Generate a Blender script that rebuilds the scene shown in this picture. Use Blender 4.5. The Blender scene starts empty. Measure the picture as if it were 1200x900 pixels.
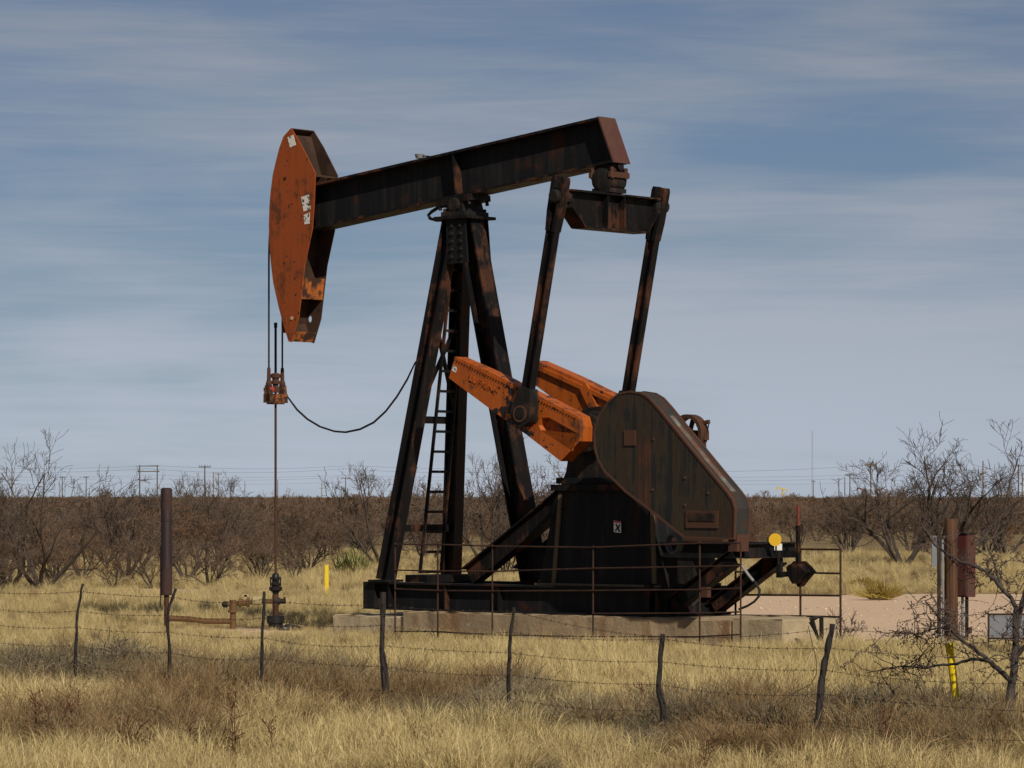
import bpy, bmesh, math, random
from mathutils import Vector, Matrix, noise
from mathutils.geometry import tessellate_polygon
R = math.radians
random.seed(7)
scene = bpy.context.scene
COL = scene.collection

# ------------------------------------------------------------------ camera
F, CX, HY, HC = 4200.0, 600.0, 582.0, 2.33      # focal length / centre / horizon in photo pixels, eye height
cam = bpy.data.cameras.new('camera'); camo = bpy.data.objects.new('camera', cam); COL.objects.link(camo)
camo.location = (0, 0, HC); camo.rotation_euler = (R(90), 0, 0)
cam.sensor_width = 36.0; cam.lens = 36.0 * F / 1200.0
cam.shift_y = (HY - 450.0) / 1200.0
cam.clip_start = 0.5; cam.clip_end = 20000
scene.camera = camo
scene.render.resolution_x = 1024; scene.render.resolution_y = 768

# ------------------------------------------------------------------ sun, sky, exposure
SUN_AZ, SUN_EL = 64.0, 37.0        # azimuth: degrees from +X towards the camera
sd = Vector((math.cos(R(SUN_AZ)) * math.cos(R(SUN_EL)), -math.sin(R(SUN_AZ)) * math.cos(R(SUN_EL)), math.sin(R(SUN_EL))))
sl = bpy.data.lights.new('sun', 'SUN'); sl.energy = 5.0; sl.angle = R(0.6); sl.color = (1.0, 0.92, 0.79)
so = bpy.data.objects.new('sun', sl); COL.objects.link(so)
so.rotation_euler = sd.to_track_quat('Z', 'Y').to_euler(); so.location = (40, -40, 60)

world = bpy.data.worlds.new('World'); scene.world = world; world.use_nodes = True
def build_world():
    nt = world.node_tree; nt.nodes.clear(); N = nt.nodes.new; L = nt.links.new
    out = N('ShaderNodeOutputWorld'); bg = N('ShaderNodeBackground'); L(bg.outputs[0], out.inputs[0])
    sky = N('ShaderNodeTexSky'); sky.sky_type = 'NISHITA'; sky.sun_disc = False
    sky.sun_elevation = R(SUN_EL)
    sky.sun_rotation = math.atan2(sd.x, sd.y)
    sky.altitude = 900; sky.air_density = 0.9; sky.dust_density = 0.2; sky.ozone_density = 3.0
    tc = N('ShaderNodeTexCoord')
    # thin high cloud in long level streaks over the whole sky
    def streak(sc, loc, ry, scale, det, ro, dist):
        mp = N('ShaderNodeMapping'); mp.inputs['Scale'].default_value = sc; mp.inputs['Location'].default_value = loc; mp.inputs['Rotation'].default_value = (0, R(ry), 0)
        L(tc.outputs['Generated'], mp.inputs[0])
        n = N('ShaderNodeTexNoise'); n.inputs['Scale'].default_value = scale; n.inputs['Detail'].default_value = det; n.inputs['Roughness'].default_value = ro; n.inputs['Distortion'].default_value = dist
        L(mp.outputs[0], n.inputs['Vector']); return n.outputs[0]
    big = streak((2.3, 2.3, 13.0), (1.7, 0, 0.4), 1.2, 1.6, 4, .45, .6)
    mid = streak((5, 5, 42.0), (3, 1, 7), 2.2, 1.4, 6, .55, .9)
    fib = streak((7, 7, 130.0), (1, 5, 2), 3.2, 1.5, 9, .65, 1.2)
    a1 = N('ShaderNodeMath'); a1.operation = 'MULTIPLY_ADD'; a1.inputs[1].default_value = .36; L(mid, a1.inputs[0]); L(big, a1.inputs[2])
    ad = N('ShaderNodeMath'); ad.operation = 'MULTIPLY_ADD'; ad.inputs[1].default_value = .20; L(fib, ad.inputs[0]); L(a1.outputs[0], ad.inputs[2])
    rp = N('ShaderNodeMapRange'); rp.interpolation_type = 'SMOOTHSTEP'
    rp.inputs[1].default_value = 0.58; rp.inputs[2].default_value = 0.96; rp.inputs[3].default_value = 0.26; rp.inputs[4].default_value = 0.97
    L(ad.outputs[0], rp.inputs[0])
    # clear sky, a little deeper than the model gives near the horizon
    tint = N('ShaderNodeMix'); tint.data_type = 'RGBA'; tint.blend_type = 'MULTIPLY'; tint.inputs[0].default_value = 1.0
    tint.inputs[7].default_value = (0.27, 0.36, 0.45, 1)
    L(sky.outputs[0], tint.inputs[6])
    mx = N('ShaderNodeMix'); mx.data_type = 'RGBA'
    # the cloud veil takes its brightness from the sky behind it
    bw = N('ShaderNodeRGBToBW'); L(sky.outputs[0], bw.inputs[0])
    cl = N('ShaderNodeVectorMath'); cl.operation = 'MULTIPLY_ADD'; L(bw.outputs[0], cl.inputs[0]); cl.inputs[1].default_value = (.365, .436, .525); cl.inputs[2].default_value = (1.60, 1.52, 1.68)
    L(cl.outputs[0], mx.inputs[7])
    L(rp.outputs[0], mx.inputs[0]); L(tint.outputs[2], mx.inputs[6])
    L(mx.outputs[2], bg.inputs[0]); bg.inputs[1].default_value = 0.10
build_world()
vs = scene.view_settings
vs.view_transform = 'Standard'; vs.look = 'None'; vs.gamma = 1.0; vs.use_curve_mapping = False
vs.exposure = -0.20

# ------------------------------------------------------------------ helpers
PUMP_A = R(40); PUMP_O = Vector((-0.79, 60.0, 0))
CA, SA = math.cos(PUMP_A), math.sin(PUMP_A)
CL = Vector(((0 - PUMP_O.x) * CA - (0 - PUMP_O.y) * SA, (0 - PUMP_O.x) * SA + (0 - PUMP_O.y) * CA, HC))   # camera in pump axes
def ray(px, py):
    d = Vector(((px - CX) / F, 1.0, -(py - HY) / F))
    return Vector((d.x * CA - d.y * SA, d.x * SA + d.y * CA, d.z))
def on_n(px, py, n):                                # photo pixel on the upright plane y = n of the pump's axes
    d = ray(px, py); t = (n - CL.y) / d.y; return CL + d * t
def on_u(px, py, u):                                # ... on the plane x = u
    d = ray(px, py); t = (u - CL.x) / d.x; return CL + d * t
def uz(pts, n): return [(p.x, p.z) for p in (on_n(a, b, n) for a, b in pts)]
def W(px, py, Y): return Vector(((px - CX) / F * Y, Y, HC - (py - HY) / F * Y))
def gdepth(py): return HC * F / (py - HY)

def gz(x, y):
    h = 0.07 * noise.noise(Vector((x * 0.11, y * 0.11, 0.3))) + 0.04 * noise.noise(Vector((x * 0.4, y * 0.4, 5.1)))
    d = math.hypot((x - 0.5) / 7, (y - 58.5) / 5)
    return h * min(1.0, max(0.15, d - 0.6))

class MB:
    def __init__(s): s.v = []; s.f = []
    def add(s, vs, fs):
        b = len(s.v); s.v += [tuple(v) for v in vs]; s.f += [tuple(i + b for i in f) for f in fs]; return s
    def box(s, c, size, M=None):
        x, y, z = size[0] / 2, size[1] / 2, size[2] / 2
        vs = [Vector((i, j, k)) for i in (-x, x) for j in (-y, y) for k in (-z, z)]
        if M: vs = [M @ v for v in vs]
        c = Vector(c)
        return s.add([v + c for v in vs], [(0, 1, 3, 2), (4, 6, 7, 5), (0, 4, 5, 1), (2, 3, 7, 6), (0, 2, 6, 4), (1, 5, 7, 3)])
    def bar(s, p0, p1, w, h, up=(0, 0, 1)):          # rectangular bar, w across, h along 'up'
        p0, p1 = Vector(p0), Vector(p1); d = (p1 - p0); Ln = d.length; d.normalize()
        sd_ = d.cross(Vector(up)).normalized(); u = sd_.cross(d)
        M = Matrix((d, sd_, u)).transposed()
        return s.box((p0 + p1) / 2, (Ln, w, h), M)
    def ibeam(s, p0, p1, w, h, tf=.025, tw=.02, up=(0, 0, 1)):
        p0, p1 = Vector(p0), Vector(p1); d = (p1 - p0).normalized()
        sd_ = d.cross(Vector(up)).normalized(); u = sd_.cross(d)
        prof = [(-w/2, -h/2), (w/2, -h/2), (w/2, -h/2+tf), (tw/2, -h/2+tf), (tw/2, h/2-tf), (w/2, h/2-tf), (w/2, h/2), (-w/2, h/2), (-w/2, h/2-tf), (-tw/2, h/2-tf), (-tw/2, -h/2+tf), (-w/2, -h/2+tf)]
        vs = [p + sd_ * a + u * b for p in (p0, p1) for a, b in prof]; k = 12
        fs = [(i, (i+1) % k, (i+1) % k + k, i + k) for i in range(k)]
        fs += [tuple(range(k))[::-1], tuple(range(k, 2*k))]
        return s.add(vs, fs)
    def prism(s, poly, n0, n1, axis='y'):            # (a, z) outline pushed between two planes
        k = len(poly)
        mk = (lambda a, b, n: (a, n, b)) if axis == 'y' else (lambda a, b, n: (n, a, b)) if axis == 'x' else (lambda a, b, n: (a, b, n))
        vs = [mk(a, b, n0) for a, b in poly] + [mk(a, b, n1) for a, b in poly]
        fs = [tuple(range(k)), tuple(range(k, 2*k))[::-1]] + [(i, i + k, (i+1) % k + k, (i+1) % k) for i in range(k)]
        return s.add(vs, fs)
    def tube(s, pts, r, n=6, cap=True):
        pts = [Vector(p) for p in pts]; rs = r if isinstance(r, (list, tuple)) else [r] * len(pts)
        b = len(s.v); prev = None; vs = []
        for i, p in enumerate(pts):
            d = (pts[min(i+1, len(pts)-1)] - pts[max(i-1, 0)])
            d = d.normalized() if d.length > 1e-9 else Vector((0, 0, 1))
            if prev is None: a = d.orthogonal().normalized()
            else:
                a = prev - d * prev.dot(d); a = a.normalized() if a.length > 1e-6 else d.orthogonal().normalized()
            prev = a; c = d.cross(a)
            for j in range(n):
                t = 2 * math.pi * j / n; vs.append(p + (a * math.cos(t) + c * math.sin(t)) * rs[i])
        fs = []
        for i in range(len(pts) - 1):
            for j in range(n): fs.append((i*n+j, i*n+(j+1) % n, (i+1)*n+(j+1) % n, (i+1)*n+j))
        if cap: fs += [tuple(range(n))[::-1], tuple(range((len(pts)-1)*n, len(pts)*n))]
        return s.add(vs, fs)
    def lathe(s, c, prof, n=16, axis=(0, 0, 1)):     # prof: (distance along axis, radius)
        ax = Vector(axis).normalized(); c = Vector(c); a = ax.orthogonal().normalized(); b_ = ax.cross(a); vs = []
        for h, r in prof:
            for j in range(n):
                t = 2*math.pi*j/n; vs.append(c + ax*h + (a*math.cos(t) + b_*math.sin(t))*r)
        fs = []
        for i in range(len(prof)-1):
            for j in range(n): fs.append((i*n+j, i*n+(j+1) % n, (i+1)*n+(j+1) % n, (i+1)*n+j))
        fs += [tuple(range(n))[::-1], tuple(range((len(prof)-1)*n, len(prof)*n))]
        return s.add(vs, fs)
    def ring(s, c, r0, r1, t, axis=(0, 1, 0), n=32):  # flat annulus of thickness t
        ax = Vector(axis).normalized(); c = Vector(c); a = ax.orthogonal().normalized(); b_ = ax.cross(a); vs = []
        for h, r in ((-t/2, r0), (t/2, r0), (t/2, r1), (-t/2, r1)):
            for j in range(n):
                q = 2*math.pi*j/n; vs.append(c + ax*h + (a*math.cos(q)+b_*math.sin(q))*r)
        fs = []
        for i in range(4):
            for j in range(n): fs.append((i*n+j, i*n+(j+1) % n, ((i+1) % 4)*n+(j+1) % n, ((i+1) % 4)*n+j))
        return s.add(vs, fs)
    def mesh(s, name, smooth=False):
        me = bpy.data.meshes.new(name); me.from_pydata(s.v, [], s.f); me.update()
        bm = bmesh.new(); bm.from_mesh(me); bmesh.ops.recalc_face_normals(bm, faces=bm.faces); bm.to_mesh(me); bm.free()
        if smooth:
            for p in me.polygons: p.use_smooth = True
        return me
    def obj(s, name, mat, parent=None, smooth=False):
        o = bpy.data.objects.new(name, s.mesh(name, smooth)); o.data.materials.append(mat); COL.objects.link(o)
        if parent: o.parent = parent
        return o
    def smooth_auto(s, name, mat, parent=None, ang=40):
        o = s.obj(name, mat, parent)
        me = o.data
        for p in me.polygons: p.use_smooth = True
        try: me.set_sharp_from_angle(angle=R(ang))
        except Exception: pass
        return o

def tag(o, label, cat, group=None, kind=None):
    if label: o['label'] = label
    if cat: o['category'] = cat
    if group: o['group'] = group
    if kind: o['kind'] = kind
    return o
def empty(name, loc=(0, 0, 0), rz=0):
    o = bpy.data.objects.new(name, None); COL.objects.link(o); o.location = loc; o.rotation_euler = (0, 0, rz); o.empty_display_size = .3
    return o

# ------------------------------------------------------------------ materials
def mat_base(name):
    m = bpy.data.materials.new(name); m.use_nodes = True; nt = m.node_tree
    return m, nt, nt.nodes['Principled BSDF'], nt.nodes.new, nt.links.new
def ramp(N, stops):
    r = N('ShaderNodeValToRGB'); e = r.color_ramp.elements
    while len(e) < len(stops): e.new(0.5)
    for el, (p, c) in zip(e, stops): el.position = p; el.color = (*c, 1) if len(c) == 3 else c
    return r
def noise_tex(N, L, vec, scale, detail=5, rough=.6, mscale=(1, 1, 1), loc=(0, 0, 0), dist=0):
    mp = N('ShaderNodeMapping'); mp.inputs['Scale'].default_value = mscale; mp.inputs['Location'].default_value = loc; L(vec, mp.inputs[0])
    n = N('ShaderNodeTexNoise'); n.inputs['Scale'].default_value = scale; n.inputs['Detail'].default_value = detail; n.inputs['Roughness'].default_value = rough
    n.inputs['Distortion'].default_value = dist
    L(mp.outputs[0], n.inputs['Vector']); return n
def mixc(N, L, fac, a, b, mode='MIX'):
    m = N('ShaderNodeMix'); m.data_type = 'RGBA'; m.blend_type = mode
    for k, x in ((0, fac), (6, a), (7, b)):
        if isinstance(x, (int, float)): m.inputs[k].default_value = x
        elif isinstance(x, tuple): m.inputs[k].default_value = (*x, 1)
        else: L(x, m.inputs[k])
    return m.outputs[2]
def math_(N, L, op, a, b=None, clamp=False):
    m = N('ShaderNodeMath'); m.operation = op; m.use_clamp = clamp
    for k, x in ((0, a), (1, b)):
        if x is None: continue
        if isinstance(x, (int, float)): m.inputs[k].default_value = x
        else: L(x, m.inputs[k])
    return m.outputs[0]
def srange(N, L, x, a, b, lo=0, hi=1):
    m = N('ShaderNodeMapRange'); m.interpolation_type = 'SMOOTHSTEP'; L(x, m.inputs[0])
    m.inputs[1].default_value = a; m.inputs[2].default_value = b; m.inputs[3].default_value = lo; m.inputs[4].default_value = hi; return m.outputs[0]

def weathered(name, base, rust, cover=.5, scale=1.2, rough=.55, base2=None, streak=True, rust2=None, fleck=.0, bump=.15, spec=.35, grease=None):
    """old paint with blotchy rust, vertical run marks and fine flecks"""
    m, nt, bs, N, L = mat_base(name)
    v = N('ShaderNodeTexCoord').outputs['Object']
    big = noise_tex(N, L, v, scale, 6, .62, loc=(random.random()*9, 2, 5))
    st = noise_tex(N, L, v, 7.0, 5, .6, mscale=(1, 1, .07)) if streak else noise_tex(N, L, v, 5.0, 5, .6)
    fine = noise_tex(N, L, v, 22, 4, .7)
    a = math_(N, L, 'MULTIPLY_ADD', st.outputs[0], .45)
    nt.links.new(big.outputs[0], a.node.inputs[2])
    msk = srange(N, L, a, 1.06 - cover - .06, 1.06 - cover + .10)
    b2 = base2 or tuple(c * 1.9 for c in base)
    paint = mixc(N, L, srange(N, L, st.outputs[0], .45, .72), base, b2)
    r2 = rust2 or tuple(c * .45 for c in rust)
    rustc = mixc(N, L, fine.outputs[0], r2, rust)
    c = mixc(N, L, msk, paint, rustc)
    if fleck:
        fl = noise_tex(N, L, v, 9, 3, .5, loc=(4, 4, 1), mscale=(1.6, 1.6, 1))
        fm = srange(N, L, fl.outputs[0], .70 - fleck, .74 - fleck)
        c = mixc(N, L, fm, c, (.022, .015, .012))
    if grease:
        dd = N('ShaderNodeVectorMath'); dd.operation = 'DISTANCE'; L(v, dd.inputs[0]); dd.inputs[1].default_value = grease
        gn = noise_tex(N, L, v, 7, 4, .55, loc=(1, 2, 3))
        k = math_(N, L, 'SUBTRACT', gn.outputs[0], math_(N, L, 'MULTIPLY', dd.outputs['Value'], .27))
        c = mixc(N, L, srange(N, L, k, .42, .45), c, (.016, .011, .009))
    L(c, bs.inputs['Base Color'])
    L(srange(N, L, msk, 0, 1, rough, .9), bs.inputs['Roughness'])
    bs.inputs['Specular IOR Level'].default_value = spec
    bp = N('ShaderNodeBump'); bp.inputs['Strength'].default_value = bump; bp.inputs['Distance'].default_value = .02
    L(fine.outputs[0], bp.inputs['Height']); L(bp.outputs[0], bs.inputs['Normal'])
    return m
def plain(name, col, rough=.7, var=.25, scale=8, mscale=(1, 1, 1), metal=0, bump=.1, spec=.3):
    m, nt, bs, N, L = mat_base(name)
    v = N('ShaderNodeTexCoord').outputs['Object']
    n = noise_tex(N, L, v, scale, 5, .65, mscale=mscale)
    L(mixc(N, L, n.outputs[0], tuple(c*(1-var*1.5) for c in col), tuple(min(1, c*(1+var*1.5)) for c in col)), bs.inputs['Base Color'])
    bs.inputs['Roughness'].default_value = rough; bs.inputs['Metallic'].default_value = metal; bs.inputs['Specular IOR Level'].default_value = spec
    if bump:
        bp = N('ShaderNodeBump'); bp.inputs['Strength'].default_value = bump; bp.inputs['Distance'].default_value = .02
        L(n.outputs[0], bp.inputs['Height']); L(bp.outputs[0], bs.inputs['Normal'])
    return m

BLACK = weathered('black_paint', (.0085, .009, .0105), (.055, .022, .014), cover=.22, scale=1.5, base2=(.019, .018, .017), rough=.6, spec=.12)
BLACK_R = weathered('black_rusty_paint', (.0065, .006, .0065), (.085, .034, .02), cover=.27, scale=1.9, base2=(.016, .012, .010), spec=.12)
RUSTY = weathered('rusty_steel', (.034, .015, .010), (.085, .036, .019), cover=.5, scale=3, base2=(.045, .026, .018), rough=.85)
DARKST = weathered('greasy_dark_steel', (.011, .010, .009), (.06, .032, .02), cover=.28, scale=3, base2=(.022, .019, .016), rough=.6, spec=.2)
ORANGE = weathered('orange_paint', (.36, .080, .008), (.13, .04, .013), cover=.25, scale=2.4, base2=(.28, .06, .008), fleck=.05, rough=.5, grease=tuple(on_n(604, 482, -1.19)))
HEADOR = weathered('burnt_orange_paint', (.27, .056, .009), (.14, .042, .014), cover=.26, scale=2.2, base2=(.22, .047, .009), fleck=.045, rough=.6)
def guard_mat():
    m, nt, bs, N, L = mat_base('streaked_guard_paint')
    v = N('ShaderNodeTexCoord').outputs['Object']
    st = noise_tex(N, L, v, 8.0, 7, .7, mscale=(1, 1, .04), dist=.3); bl = noise_tex(N, L, v, 1.1, 6, .6, loc=(2, 6, 3)); fn = noise_tex(N, L, v, 18, 4, .7)
    c = ramp(N, [(.42, (.009, .010, .011)), (.48, (.016, .015, .013)), (.52, (.038, .026, .012)), (.56, (.024, .016, .011)), (.62, (.075, .027, .013))])
    L(math_(N, L, 'ADD', math_(N, L, 'MULTIPLY', st.outputs[0], .62), math_(N, L, 'MULTIPLY', bl.outputs[0], .42)), c.inputs[0])
    L(mixc(N, L, srange(N, L, fn.outputs[0], .62, .72), c.outputs[0], (.028, .018, .014)), bs.inputs['Base Color'])
    bs.inputs['Roughness'].default_value = .62; bs.inputs['Specular IOR Level'].default_value = .35
    bp = N('ShaderNodeBump'); bp.inputs['Strength'].default_value = .2; bp.inputs['Distance'].default_value = .02
    L(bl.outputs[0], bp.inputs['Height']); L(bp.outputs[0], bs.inputs['Normal']); return m
GUARD = guard_mat()
GUARDRIM = weathered('guard_rim_rust', (.03, .028, .026), (.095, .038, .022), cover=.46, scale=2.6, base2=(.05, .036, .025), rough=.75)
def sticker_mat():
    m, nt, bs, N, L = mat_base('white_decal')
    v = N('ShaderNodeTexCoord').outputs['Object']
    n = noise_tex(N, L, v, 11, 3, .55, dist=1.5)
    L(mixc(N, L, srange(N, L, n.outputs[0], .56, .59), (.62, .6, .55), (.03, .03, .03)), bs.inputs['Base Color']); bs.inputs['Roughness'].default_value = .6
    return m
STICK = sticker_mat()
WHITE = plain('white_sign', (.72, .71, .68), .5, .05)
YELLOW = plain('yellow_paint', (.72, .50, .012), .45, .08, 12)
YSIGN = plain('yellow_sign', (.72, .43, .03), .5, .05)
REDS = plain('red_print', (.45, .04, .03), .6, .05)
WIRE = plain('rusty_wire', (.045, .03, .024), .8, .2)
HOSE = plain('black_hose', (.012, .012, .013), .5, .1)
GALV = plain('galvanised_conduit', (.28, .28, .28), .45, .2, metal=.3)
GREYP = plain('grey_panel', (.17, .175, .195), .5, .12, 5)
REDBOX = weathered('maroon_paint', (.085, .021, .018), (.10, .05, .035), cover=.30, scale=2.5, base2=(.09, .024, .02))
def wood_mat(name, c0, c1, sc=14):
    m, nt, bs, N, L = mat_base(name)
    v = N('ShaderNodeTexCoord').outputs['Object']
    g = noise_tex(N, L, v, sc, 6, .65, mscale=(1, 1, .06)); k = noise_tex(N, L, v, 1.5, 3)
    c = mixc(N, L, srange(N, L, g.outputs[0], .3, .7), c0, c1)
    L(mixc(N, L, math_(N, L, 'MULTIPLY', k.outputs[0], .6), c, tuple(x * .5 for x in c0)), bs.inputs['Base Color']); bs.inputs['Roughness'].default_value = .9
    bp = N('ShaderNodeBump'); bp.inputs['Strength'].default_value = .6; bp.inputs['Distance'].default_value = .03
    L(g.outputs[0], bp.inputs['Height']); L(bp.outputs[0], bs.inputs['Normal']); return m
POLE = wood_mat('brown_pole_wood', (.05, .021, .009), (.15, .064, .026))
POST = wood_mat('dark_cedar', (.010, .007, .006), (.05, .037, .029), 22)
UPOLE = wood_mat('utility_pole_wood', (.07, .055, .04), (.14, .11, .08))
UPOLE_T = wood_mat('tan_pole_wood', (.17, .12, .06), (.26, .19, .1))
def concrete_mat(name, base, dirt_c):
    m, nt, bs, N, L = mat_base(name)
    v = N('ShaderNodeTexCoord').outputs['Object']
    b = noise_tex(N, L, v, 1.3, 7, .65); f = noise_tex(N, L, v, 14, 6, .7); r = noise_tex(N, L, v, 2.3, 5, .6, mscale=(1, 1, .35), loc=(3, 3, 9)); w = noise_tex(N, L, v, 4.5, 6, .7, loc=(7, 1, 2))
    c = mixc(N, L, srange(N, L, b.outputs[0], .35, .65), base, tuple(x*.68 for x in base))
    c = mixc(N, L, srange(N, L, r.outputs[0], .54, .68, 0, .75), c, dirt_c)
    c = mixc(N, L, srange(N, L, w.outputs[0], .62, .68, 0, .6), c, (.42, .40, .38))
    c = mixc(N, L, srange(N, L, f.outputs[0], .66, .7, 0, .7), c, (.09, .07, .05))
    L(c, bs.inputs['Base Color']); bs.inputs['Roughness'].default_value = .92
    bp = N('ShaderNodeBump'); bp.inputs['Strength'].default_value = .6; bp.inputs['Distance'].default_value = .03
    L(f.outputs[0], bp.inputs['Height']); L(bp.outputs[0], bs.inputs['Normal']); return m
CONC = concrete_mat('old_concrete', (.34, .25, .15), (.19, .095, .036))
CONC2 = concrete_mat('pale_concrete', (.44, .345, .215), (.30, .20, .10))

# ------------------------------------------------------------------ the ground
def dirt(x, y):
    n = noise.noise(Vector((x*.22, y*.16, 2.2))); n2 = noise.noise(Vector((x*.9, y*.7, 7.7)))
    near = 55.8 + (0 if x > 2 else (2 - x) * 1.4) + n * 1.6
    far = 86.0 + n * 2.5
    m = 0.0
    if x > 0.0 and near < y < far: m = min(1, min(y - near, (far - y) * .7, (x - 0.0) * .7) * .8)
    d1 = math.hypot((x + 0.6) / 2.2, (y - 56.6) / 0.75)           # scuffed soil in front of the foundation
    m = max(m, .8 * max(0, 1 - d1 + n2 * .5))
    d2 = math.hypot((x + 4.5) / 2.6, (y - 61.6) / 2.6); m = max(m, .72 * max(0, 1.25 - d2 + n2 * .55))
    if x < 0: m = max(m, .75 * max(0, 1 - abs(y - 89 - n * 3) / 2.2 + n2 * .4))    # old track behind
    if y > 62 and x < 0: m = max(m, .35 * max(0, n2 + .2))
    return max(0, min(1, m))
def build_ground():
    def axis(lo, hi, a, b, st):
        o = []; x = a
        while x <= b: o.append(x); x += st
        s_ = st; x = b
        while x < hi: s_ *= 1.35; x += s_; o.append(min(x, hi))
        s_ = st; x = a; pre = []
        while x > lo: s_ *= 1.35; x -= s_; pre.append(max(x, lo))
        return pre[::-1] + o
    xs = axis(-6000, 6000, -16, 18, .6); ys = axis(-400, 8000, 27, 112, .6)
    vs = [(x, y, gz(x, y) if 10 < y < 400 and abs(x) < 90 else 0) for y in ys for x in xs]
    nx = len(xs); fs = [(j*nx+i, j*nx+i+1, (j+1)*nx+i+1, (j+1)*nx+i) for j in range(len(ys)-1) for i in range(nx-1)]
    me = bpy.data.meshes.new('ground'); me.from_pydata(vs, [], fs); me.update()
    at = me.attributes.new('soil', 'FLOAT', 'POINT'); at.data.foreach_set('value', [dirt(v[0], v[1]) if 40 < v[1] < 120 and abs(v[0]) < 60 else 0 for v in vs])
    for p in me.polygons: p.use_smooth = True
    m, nt, bs, N, L = mat_base('dry_ground')
    v = N('ShaderNodeTexCoord').outputs['Object']
    a = N('ShaderNodeAttribute'); a.attribute_name = 'soil'
    n1 = noise_tex(N, L, v, .6, 8, .65); n2 = noise_tex(N, L, v, 5, 6, .7); n3 = noise_tex(N, L, v, 30, 4, .7)
    straw = mixc(N, L, n1.outputs[0], (.15, .105, .05), (.33, .25, .125))
    straw = mixc(N, L, srange(N, L, n2.outputs[0], .35, .7), straw, (.13, .09, .045))  # darker brown puts the shadow between grass tufts into the ground colour
    soil = mixc(N, L, n2.outputs[0], (.46, .325, .215), (.62, .46, .32))
    soil = mixc(N, L, srange(N, L, n3.outputs[0], .55, .75, 0, .4), soil, (.32, .215, .14))
    k = math_(N, L, 'ADD', a.outputs['Fac'], math_(N, L, 'MULTIPLY', math_(N, L, 'SUBTRACT', n2.outputs[0], .5), .5))
    L(mixc(N, L, srange(N, L, k, .25, .5), straw, soil), bs.inputs['Base Color']); bs.inputs['Roughness'].default_value = .95; bs.inputs['Specular IOR Level'].default_value = .1
    bp = N('ShaderNodeBump'); bp.inputs['Strength'].default_value = .5; bp.inputs['Distance'].default_value = .05
    L(n2.outputs[0], bp.inputs['Height']); L(bp.outputs[0], bs.inputs['Normal'])
    me.materials.append(m)
    o = bpy.data.objects.new('ground', me); COL.objects.link(o); o['kind'] = 'structure'
build_ground()

# ------------------------------------------------------------------ concrete foundation
def foundation():
    f = empty('concrete_foundation', PUMP_O, -PUMP_A)
    tag(f, 'long low stained concrete foundation under the pumpjack', 'foundation')
    def slab(name, u0, u1, n0, n1, z, mat, seed, cut=.05):
        rnd = random.Random(seed)
        bm = bmesh.new(); bmesh.ops.create_cube(bm, size=1)
        for v in bm.verts: v.co = Vector(((u0+u1)/2 + v.co.x*(u1-u0), (n0+n1)/2 + v.co.y*(n1-n0), z/2 - .15 + v.co.z*(z+.3)))
        L_ = [e for e in bm.edges if abs(e.verts[0].co.x - e.verts[1].co.x) > .5]
        bmesh.ops.subdivide_edges(bm, edges=L_, cuts=int((u1-u0)/.18), use_grid_fill=True)
        bmesh.ops.bevel(bm, geom=[e for e in bm.edges if e.calc_face_angle(0) > .5], offset=.02, segments=2, affect='EDGES')
        for v in bm.verts:
            if v.co.z > z - .06: v.co += Vector((rnd.uniform(-.006, .006), rnd.uniform(-.014, .014), rnd.uniform(-.012, .006)))
        me = bpy.data.meshes.new(name); bm.to_mesh(me); bm.free(); me.materials.append(mat)
        o = bpy.data.objects.new(name, me); COL.objects.link(o); o.parent = f
    slab('slab', -.42, 6.35, -1.10, 1.10, .44, CONC, 1)
    slab('end_slab', -2.05, -.43, -1.04, 1.04, .34, CONC2, 2)
    slab('tail_slab', 6.36, 7.33, -1.10, .30, .46, CONC2, 3)
foundation()

# ------------------------------------------------------------------ the pumpjack
pump = empty('pumpjack', PUMP_O, -PUMP_A)
tag(pump, 'large black and orange rusty oil pumpjack on a concrete foundation', 'pumpjack')
def decal(pts3, parent, mat=STICK, name='decal', off=(0, -.006, 0)):
    mb = MB(); k = len(pts3); o = Vector(off)
    vs = [Vector(p) + o for p in pts3] + [Vector(p) + o * .2 for p in pts3]
    mb.add(vs, [tuple(range(k)), tuple(range(k, 2*k))[::-1]] + [(i, i+k, (i+1) % k + k, (i+1) % k) for i in range(k)])
    return mb.obj(name, mat, parent)

# -- base skid
ZB, ZT = .44, .90
for s in (-1, 1):
    o = MB().ibeam((-1.20, s*.78, (ZB+ZT)/2), (4.85, s*.78, (ZB+ZT)/2), .30, ZT-ZB, .03, .05).obj('skid_beam', BLACK, pump)
    MB().box((-1.32, s*.78, (ZB+ZT)/2+.004), (.26, .31, ZT-ZB-.004)).obj('end_plate', BLACK, o)
    for u in (-.9, .35, 1.5, 4.75):
        MB().box((u, s*.78 + s*.08, (ZB+ZT)/2), (.022, .115, ZT-ZB-.062)).obj('stiffener', BLACK_R, o)
for u in (-1.0, .2, 1.5, 3.0, 4.6):
    MB().ibeam((u, -.63, (ZB+ZT)/2-.01), (u, .63, (ZB+ZT)/2-.01), .22, ZT-ZB-.04).obj('cross_beam', BLACK, pump)
MB().box((-.55, 0, ZT+.06), (.5, 1.2, .12)).obj('footing_plate', BLACK_R, pump)

# -- samson post
TOPZ = 6.95
def leg(n_, base, top, w, h, up):
    o = MB().ibeam(base, top, w, h, .03, .028, up).obj('samson_leg', BLACK_R, pump)
    b = Vector(base)
    MB().box((b.x, b.y, ZT+.022), (.42, .42, .036)).obj('foot_plate', BLACK, o)
    return o
leg(0, (-1.06, -.80, ZT+.03), (-.17, -.13, TOPZ), .23, .25, (1, 0, .12))
leg(1, (-1.0, .80, ZT+.03), (-.17, .13, TOPZ), .23, .27, (1, 0, .12))
leg(2, (1.52, 0, ZT+.03), (.10, 0, TOPZ), .34, .34, (1, 0, .12))
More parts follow.
